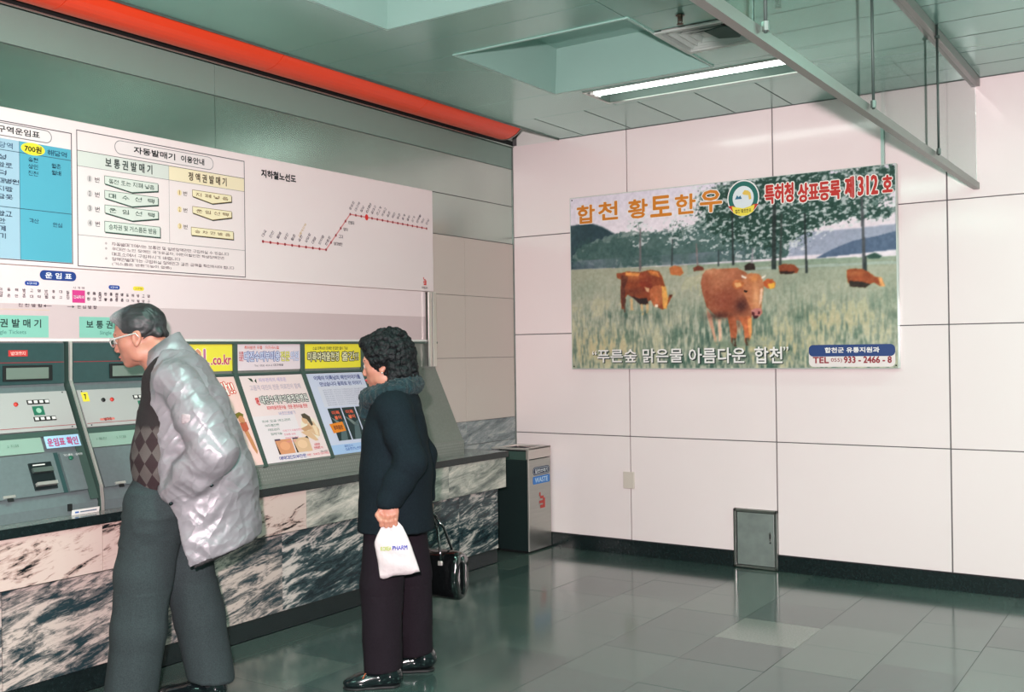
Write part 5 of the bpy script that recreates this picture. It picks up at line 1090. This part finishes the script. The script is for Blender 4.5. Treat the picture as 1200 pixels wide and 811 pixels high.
for s_, (a, b, c) in arms.items():
    a, b, c = map(np.array, (a, b, c)); g_ = b+np.array([-.02, .012*s_, .0]); w_ = c+(b-c)*.10
    jk.chain([a+np.array([.0, .0, -.01]), (a+g_)/2+np.array([-.005, .01*s_, 0]), g_, (g_+w_)/2+np.array([.0, .006*s_, -.006]), w_], [.074, .084, .084, .082, .060], .022)
def jk_d(P, N_):
    e = np.exp(-((P[:, 0]+.12)**2+(P[:, 2]-1.02)**2)/.018); side = (P[:, 1] > .1)
    f = .012*(ridge(P, (5, 5, 8))-.5)+.011*(ridge(P@np.array([[.8, 0, .6], [0, 1, 0], [-.6, 0, .8]]), (6, 8, 20))-.5)+.016*e*(ridge(P, (9, 9, 24))-.5)
    f2 = .009*(ridge(P@np.array([[.7, 0, -.7], [0, 1, 0], [.7, 0, .7]]), (9, 12, 34))-.5); 
    r1, r2_ = ridge(P@np.array([[.8, 0, .6], [0, 1, 0], [-.6, 0, .8]]), (3, 5, 10)), ridge(P@np.array([[.6, 0, -.8], [0, 1, 0], [.8, 0, .6]]), (3, 5, 12))
    return .7*f+.5*f2-.003*r1**5-.003*r2_**5
M_jk = mat('silver_satin', (148, 143, 149), .42, .28, .5, noise=(9, .05, 3), bump=(11, .3, (1, 1, 1.8)))
N = M_jk.node_tree.nodes; Lk = M_jk.node_tree.links; bs_ = N['Principled BSDF']; vo = N.new('ShaderNodeTexVoronoi'); vo.inputs['Scale'].default_value = 11
mp = N.new('ShaderNodeMapping'); mp.inputs['Rotation'].default_value = (0, math.radians(35), 0); m2_ = N.new('ShaderNodeMapping'); m2_.inputs['Scale'].default_value = (1.6, .8, .75)
nz = N.new('ShaderNodeTexNoise'); nz.inputs['Scale'].default_value = 7; vm = N.new('ShaderNodeMix'); vm.data_type = 'VECTOR'; vm.inputs[0].default_value = .16
Lk.new([n_ for n_ in N if n_.type == 'TEX_COORD'][0].outputs['Object'], mp.inputs[0]); Lk.new(mp.outputs[0], m2_.inputs[0]); Lk.new(m2_.outputs[0], nz.inputs['Vector']); Lk.new(m2_.outputs[0], vm.inputs[4]); Lk.new(nz.outputs['Color'], vm.inputs[5]); Lk.new(vm.outputs[1], vo.inputs['Vector'])
b2 = N.new('ShaderNodeBump'); b2.inputs['Strength'].default_value = .55; b2.inputs['Distance'].default_value = .028; Lk.new(vo.outputs['Distance'], b2.inputs['Height']); Lk.new(bs_.inputs['Normal'].links[0].from_socket, b2.inputs['Normal']); Lk.new(b2.outputs[0], bs_.inputs['Normal'])
jo = jk.mesh('jacket', M_jk, mn, jk_d)
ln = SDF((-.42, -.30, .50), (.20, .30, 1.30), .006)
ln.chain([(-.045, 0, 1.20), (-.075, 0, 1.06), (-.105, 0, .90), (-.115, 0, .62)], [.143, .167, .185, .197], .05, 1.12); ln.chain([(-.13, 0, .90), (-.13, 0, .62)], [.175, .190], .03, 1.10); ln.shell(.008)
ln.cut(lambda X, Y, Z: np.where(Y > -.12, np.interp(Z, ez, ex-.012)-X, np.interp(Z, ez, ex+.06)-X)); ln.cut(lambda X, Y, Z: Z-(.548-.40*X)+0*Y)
ln.mesh('hem_shade_lining', mat('hem_shade_black', (14, 14, 16), .6), jo)  # inner shell reaches below the hem; its black stands for the hem's shadow
# collar
def collar(b):
    n = 22; rows = []
    for t_, (r_, cx_, z_) in enumerate(((.064, .030, -.02), (.063, .040, .015), (.064, .050, .046), (.069, .050, .050), (.078, .036, .012), (.098, .006, -.040))):
        row = []
        for k in range(n+1):
            a = math.radians(38+284*k/n); fx = math.cos(a); row.append(b.bm.verts.new((cx_+r_*fx, r_*1.05*math.sin(a), 1.425+z_-.052*fx)))
        rows.append(row)
    for x_, y_ in zip(rows, rows[1:]):
        for k in range(n): b.bm.faces.new([x_[k], x_[k+1], y_[k+1], y_[k]])
wpart('collar', M_jk, jo, collar)
for (a, b, c) in (arms[1], arms[-1]):
    b, c = np.array(b), np.array(c); d = (c-b)/np.linalg.norm(c-b); wpart('cuff', M_jk, jo, lambda q: q.tube([tuple(c+d*t_) for t_ in (-.035, -.03, .004, .008, .006)], [.058, .067, .066, .058, .03], 20))
M_snap = mat('snap_metal', (60, 70, 74), .25, 1)
for p, q in (((-.112, .222, .80), 0), ((-.150, .232, .665), 0), ((-.215, .245, .93), 0), ((-.060, .250, .862), 0), ((-.02, .165, 1.04), 0)): wpart('snap_button', M_snap, jo, lambda b: b.cyl((p[0], p[1]-.012, p[2]), (p[0], p[1]+.006, p[2]), .0065, seg=12))
wpart('sleeve_badge', mat('badge_thread', (160, 146, 150), .6, noise=(90, .2, 2)), jo, lambda b: b.box((-.160, .282, 1.170), (-.120, .305, 1.210), .006))

# ------------------------------------------------------------ the woman
wm = empty('person', (1.339, -2.96, 0), ANG); tag(wm, 'curly-haired woman in a long dark coat with a fur collar, standing at the counter', 'person')
H = Head((.040, 0, 1.385), 6, -7, .95)
B = SDF((-.24, -.33, -.01), (.24, .33, 1.52), .004)
face(B, H, .97, .9)
B.cone((.01, 0, 1.33), (-.015, 0, 1.20), .046, .056, .03); B.chain([(-.01, 0, 1.17), (-.01, 0, 1.02), (-.0, 0, .88), (.0, 0, .80)], [.085, .095, .09, .11], .04, 1.35); B.cone((-.01, -.125, 1.19), (-.01, .125, 1.19), .048, .048, .05)
wa = {1: [(-.02, .155, 1.175), (-.075, .215, .975), (.002, .235, .812)], -1: [(-.01, -.155, 1.175), (-.085, -.215, .96), (-.105, -.225, .765)]}
for s_, (a, b, c) in wa.items():
    B.chain([a, b, c], [.042, .034, .024], .015); c = np.array(c)
    B.ell(c+np.array([0, 0, -.040]), (.040, .017, .036), .012)
    for k in range(4):    # fingers closed round the handles
        x = c[0]+.030-.0195*k; ln = (.0, .004, .003, -.003)[k]; y = c[1]; z = c[2]-.062
        B.chain([(x, y+.006*s_, z+.006), (x+.001, y+.024*s_, z-.010-ln), (x+.001, y+.018*s_, z-.030-ln), (x, y-.004*s_, z-.030)], [.0105, .0100, .0092, .0082], .0035)
    B.chain([(c[0]+.034, c[1], c[2]-.030), (c[0]+.048, c[1]+.010*s_, c[2]-.052), (c[0]+.040, c[1]+.024*s_, c[2]-.068)], [.012, .0105, .0085], .006)
wf = {1: (.055, .085), -1: (-.075, -.125)}
for s_, (x, y) in wf.items(): B.chain([(.0+x*.3, .075*s_, .80), (x*.8, y*.9, .44), (x, y, .09)], [.082, .052, .034], .03); B.cone((x, y, .045), (x+.10, y, .028), .028, .018, .02)
B.mesh('body', skin('woman_skin', (186, 128, 108)), wm); eyes(H, wm)
wpart('lips', mat('red_lips', (176, 60, 66), .35), wm, lambda b: b.tube([H(.089, -.018, -.0705), H(.099, -.006, -.068), H(.099, .006, -.068), H(.089, .018, -.0705)], .0052, 8))
# curly permed hair
Hr = SDF((-.13, -.15, 1.24), (.19, .14, 1.57), .0035)
H.ell(Hr, (-.022, 0, .040), (.112, .098, .108), .01); H.ell(Hr, (-.060, 0, -.035), (.070, .088, .070), .03); H.ell(Hr, (.045, 0, .100), (.066, .075, .038), .02)
H.ell(Hr, (.128, 0, -.045), (.082, .13, .105), .012, op='s'); H.ell(Hr, (.055, 0, -.105), (.068, .14, .078), .012, op='s'); H.ell(Hr, (-.012, .105, -.040), (.030, .04, .038), .01, op='s')
rs = random.Random(5)
for _ in range(520):
    u, v = rs.uniform(0, 2*math.pi), rs.uniform(-.75, 1); r_ = math.sqrt(1-v*v); p = np.array([-.022+.116*r_*math.cos(u), .100*r_*math.sin(u), .040+.110*v])
    if p[0] > .045 and p[2] < .075 or (p[0] > -.03 and p[2] < -.005): continue
    q = H(*p); Hr.ell(q, (rs.uniform(.008, .014),)*3, .005)
for _ in range(120):
    a = rs.uniform(1.2, 5.1); p = (-.060+.072*math.cos(a), .090*math.sin(a), -.035+rs.uniform(-.06, .03)); Hr.ell(H(*p), (rs.uniform(.009, .014),)*3, .005)
mhw = mat('black_hair', (14, 17, 20), .6, 0, .3, noise=(70, .6, 4), bump=(120, .5)); Hr.mesh('hair', mhw, wm, lambda P, N_: .007*(ridge(P, (46, 46, 46))-.5)+.004*(ridge(P, (110, 110, 110))-.4))
wpart('earring', M_chr, wm, lambda b: b.sph(H(.0, .080, -.044), .004, seg=8))
# coat
co = SDF((-.24, -.35, .62), (.24, .35, 1.36), .006)
co.chain([(.0, 0, 1.19), (.004, 0, 1.06), (.0, 0, .92), (.006, 0, .60)], [.112, .128, .144, .168], .05, 1.24); co.cone((-.005, -.125, 1.19), (-.005, .125, 1.19), .066, .066, .06)
co.cone((.0, 0, 1.34), (.01, 0, 1.20), .055, .05, .01, op='s'); co.shell(.014); co.cut(lambda X, Y, Z: Z-.662+0*X)
for s_, (a, b, c) in wa.items():
    a, b, c = map(np.array, (a, b, c)); co.chain([a, (a+b)/2, b+np.array([-.01, .004*s_, 0]), (b+c)/2, c], [.066, .064, .062, .056, .050], .025); co.cut(lambda X, Y, Z: np.sqrt((X-c[0])**2+(Y-c[1])**2+(Z-c[2]+.055)**2)-.056)
M_coat = mat('dark_wool', (20, 29, 35), .95, 0, .15, noise=(180, .25, 3), bump=(240, .15))
co_o = co.mesh('coat', M_coat, wm, lambda P, N_: .010*(ridge(P, (5, 5, 3))-.5)+.006*(ridge(P, (10, 10, 9))-.5))
fur = SDF((-.16, -.18, 1.12), (.19, .18, 1.36), .004)
n = 18
for k in range(n+1):
    a = math.radians(20+320*k/n); fx = math.cos(a); fur.ell((.012+.092*fx, .098*math.sin(a), 1.262-.030*fx), (.042, .040, .042), .02)
fur.cone((.115, .03, 1.235), (.125, .03, 1.165), .034, .024, .02); fur.cone((.115, -.035, 1.235), (.122, -.03, 1.165), .034, .024, .02); fur.ell((.022, 0, 1.34), (.060, .055, .07), .01, op='s')
fur.mesh('fur_collar', mat('dark_fur', (20, 42, 48), .8, 0, .3, noise=(40, .5, 4), bump=(150, .8), sheen=.12), wm, lambda P, N_: .010*(ridge(P, (55, 55, 30))-.4)+.006*(n3(P, (140, 140, 90))-.5))
# trousers, ankle socks, shoes
tw = SDF((-.22, -.25, .05), (.22, .22, .90), .006)
tw.cone((0, 0, .86), (.0, 0, .78), .095, .105, .03, 1.25); tw.chain([(.030, .065, .76), (.058, .08, .44), (.055, .085, .05)], [.095, .088, .077], .02); tw.chain([(-.02, -.065, .78), (-.055, -.10, .44), (-.070, -.125, .05)], [.095, .083, .070], .02)
tw.cut(lambda X, Y, Z: Z-.072-.10*(.06-X)*(X < .06)+0*Y); tw.mesh('trousers', mat('black_plum_cloth', (26, 19, 26), .9, 0, .2, noise=(160, .2, 3)), wm, lambda P, N_: .009*(ridge(P, (7, 7, 2.6))-.5)+.006*(ridge(P, (14, 14, 7))-.5)*(P[:, 2] < .4))
for s_, (x, y) in wf.items():
    q = SDF((x-.06, y-.06, .02), (x+.10, y+.06, .16), .004); q.cone((x, y, .15), (x, y, .05), .034, .030, .01); q.mesh('sock', mat('pale_sock', (178, 150, 132), .8), wm)
sh1 = shoe(wm, .045, .088, 8, 0, M_shoe, .245, .038); sh2 = shoe(wm, -.085, -.128, 4, .012, M_shoe, .245, .038)
for dy in (-.014, .0, .014): wpart('lace_tassel', mat('tan_leather', (166, 84, 48), .5), sh1, lambda b: b.tube([(.120-.004, .100+dy, .078), (.128, .108+dy*1.3, .066), (.135, .116+dy*1.6, .052)], .0028, 6))

# white carrier bag hanging from her left hand
def loc2w(o, p): a = ANG; return (o.location.x+p[0]*math.cos(a)-p[1]*math.sin(a), o.location.y+p[0]*math.sin(a)+p[1]*math.cos(a), p[2])
pb = empty('carrier_bag', loc2w(wm, (-.014, .250, .500)), ANG); tag(pb, 'small white plastic carrier bag with green and blue lettering hanging from the woman\'s hand', 'bag')
ox, oy, oz = -.014, .250, .500
outline = [(-.106, .025), (-.07, .014), (-.03, .012), (.02, .006), (.055, -.002), (.062, .06), (.078, .14), (.072, .17), (.055, .205), (.034, .238), (-.012, .232), (-.040, .205), (-.070, .135)]
def bagm(b):
    rows = 16; R_ = []
    left = np.array([(.058, .0), (.064, .06), (.079, .145), (.070, .172), (.050, .210), (.034, .240)]); right = np.array([(-.110, .026), (-.092, .08), (-.074, .135), (-.056, .18), (-.038, .215), (-.014, .240)])
    for i in range(rows+1):
        t = i/rows; z = t*.240
        xl = np.interp(z, left[:, 1], left[:, 0]); zr = .026+t*(.240-.026); xr = np.interp(zr, right[:, 1], right[:, 0]); ring_ = []
        for k in range(20):
            a = 2*math.pi*k/20; cx_ = (xl+xr)/2; w_ = (xl-xr)/2; zz = (z*(.5+.5*math.cos(a))+zr*(.5-.5*math.cos(a))); th = .006+.020*math.sin(math.pi*min(1, t*1.15+.06))*(1-t*.45)
            wob = .0035*math.sin(9*a+5*t)+.003*math.sin(17*t+3*a); ring_.append(b.bm.verts.new((cx_+w_*math.cos(a), (th+wob)*math.sin(a), zz+(.004*math.sin(5*a+1) if i == 0 else 0))))
        R_.append(ring_)
    for x_, y_ in zip(R_, R_[1:]):
        for k in range(20): b.bm.faces.new([x_[k], x_[(k+1) % 20], y_[(k+1) % 20], y_[k]])
    b.bm.faces.new(R_[0]); b.bm.faces.new(R_[-1])
wpart('bag_film', mat('white_film', (204, 192, 194), .35, noise=(16, .05, 3), bump=(30, .35)), pb, bagm)
wpart('bag_handle', mat('white_film', (0, 0, 0)), pb, lambda b: b.tube([(.006, -.022, .232), (.020, -.026, .262), (.052, -.016, .268), (.066, -.008, .262)], [.010, .009, .008, .005], 8))

pr = Print((0, .030, 0), (-1, 0, 0), (0, 0, 1))
pr.text('KOREA', -.048, .118, -.004, .136, (150, 168, 44), .03, 3, 2); pr.text('PHARM', 0, .120, .062, .140, (44, 60, 150), .05, 3, 2)
o = pr.build('bag_lettering'); o.parent = pb; o.matrix_parent_inverse = Matrix.Identity(4)
end_lettering()

# black handbag in her right hand, behind her
hb = empty('handbag', loc2w(wm, (-.135, -.245, .30)), ANG+math.radians(-24)); tag(hb, 'glossy black barrel handbag hanging from the woman\'s far hand', 'bag')
M_hb = mat('patent_leather', (10, 12, 13), .12, coat=.8, bump=(20, .12))
def barrel(b):
    n = 28; R_ = []
    prof = [(-.155, .55), (-.155, .93), (-.148, .99), (-.13, 1.02), (-.05, 1.03), (.05, 1.03), (.13, 1.02), (.148, .99), (.155, .93), (.155, .55)]
    for x_, f_ in prof:
        ring_ = []
        for k in range(n):
            a = 2*math.pi*k/n; y_ = .070*math.copysign(abs(math.cos(a))**.8, math.cos(a)); z_ = .108*math.copysign(abs(math.sin(a))**.8, math.sin(a)); z_ *= (1.0-.08*(math.cos(a)**2)); ring_.append(b.bm.verts.new((x_, y_*f_+.003*math.sin(6*a+x_*30), .113+z_*f_+.003*math.sin(4*a-x_*25))))
        R_.append(ring_)
    for p, q in zip(R_, R_[1:]):
        for k in range(n): b.bm.faces.new([p[k], p[(k+1) % n], q[(k+1) % n], q[k]])
    b.bm.faces.new(R_[0]); b.bm.faces.new(R_[-1])
wpart('bag_body', M_hb, hb, barrel)
for s_ in (1, -1): wpart('handle', M_hb, hb, lambda b: b.tube([(-.075, s_*.066, .12), (-.072, s_*.055, .22), (-.045, s_*.030, .32), (-.005, s_*.010, .382), (.020, s_*.008, .385), (.05, s_*.030, .33), (.070, s_*.055, .22), (.075, s_*.066, .12)], .0065, 8))
for x_ in (-.075, .075): wpart('buckle', M_chr, hb, lambda b: [b.box((x_-.011, .060, .165), (x_+.011, .068, .185), .002)])
for x_ in (-.156, .156): wpart('end_strap', M_hb, hb, lambda b: b.tube([(x_, 0, .03), (x_*1.03, 0, .06), (x_*1.03, 0, .17), (x_, 0, .20)], .008, 8))
for x_ in (-.161, .161): wpart('stud', M_chr, hb, lambda b: b.sph((x_, .0, .150), .006, seg=8))
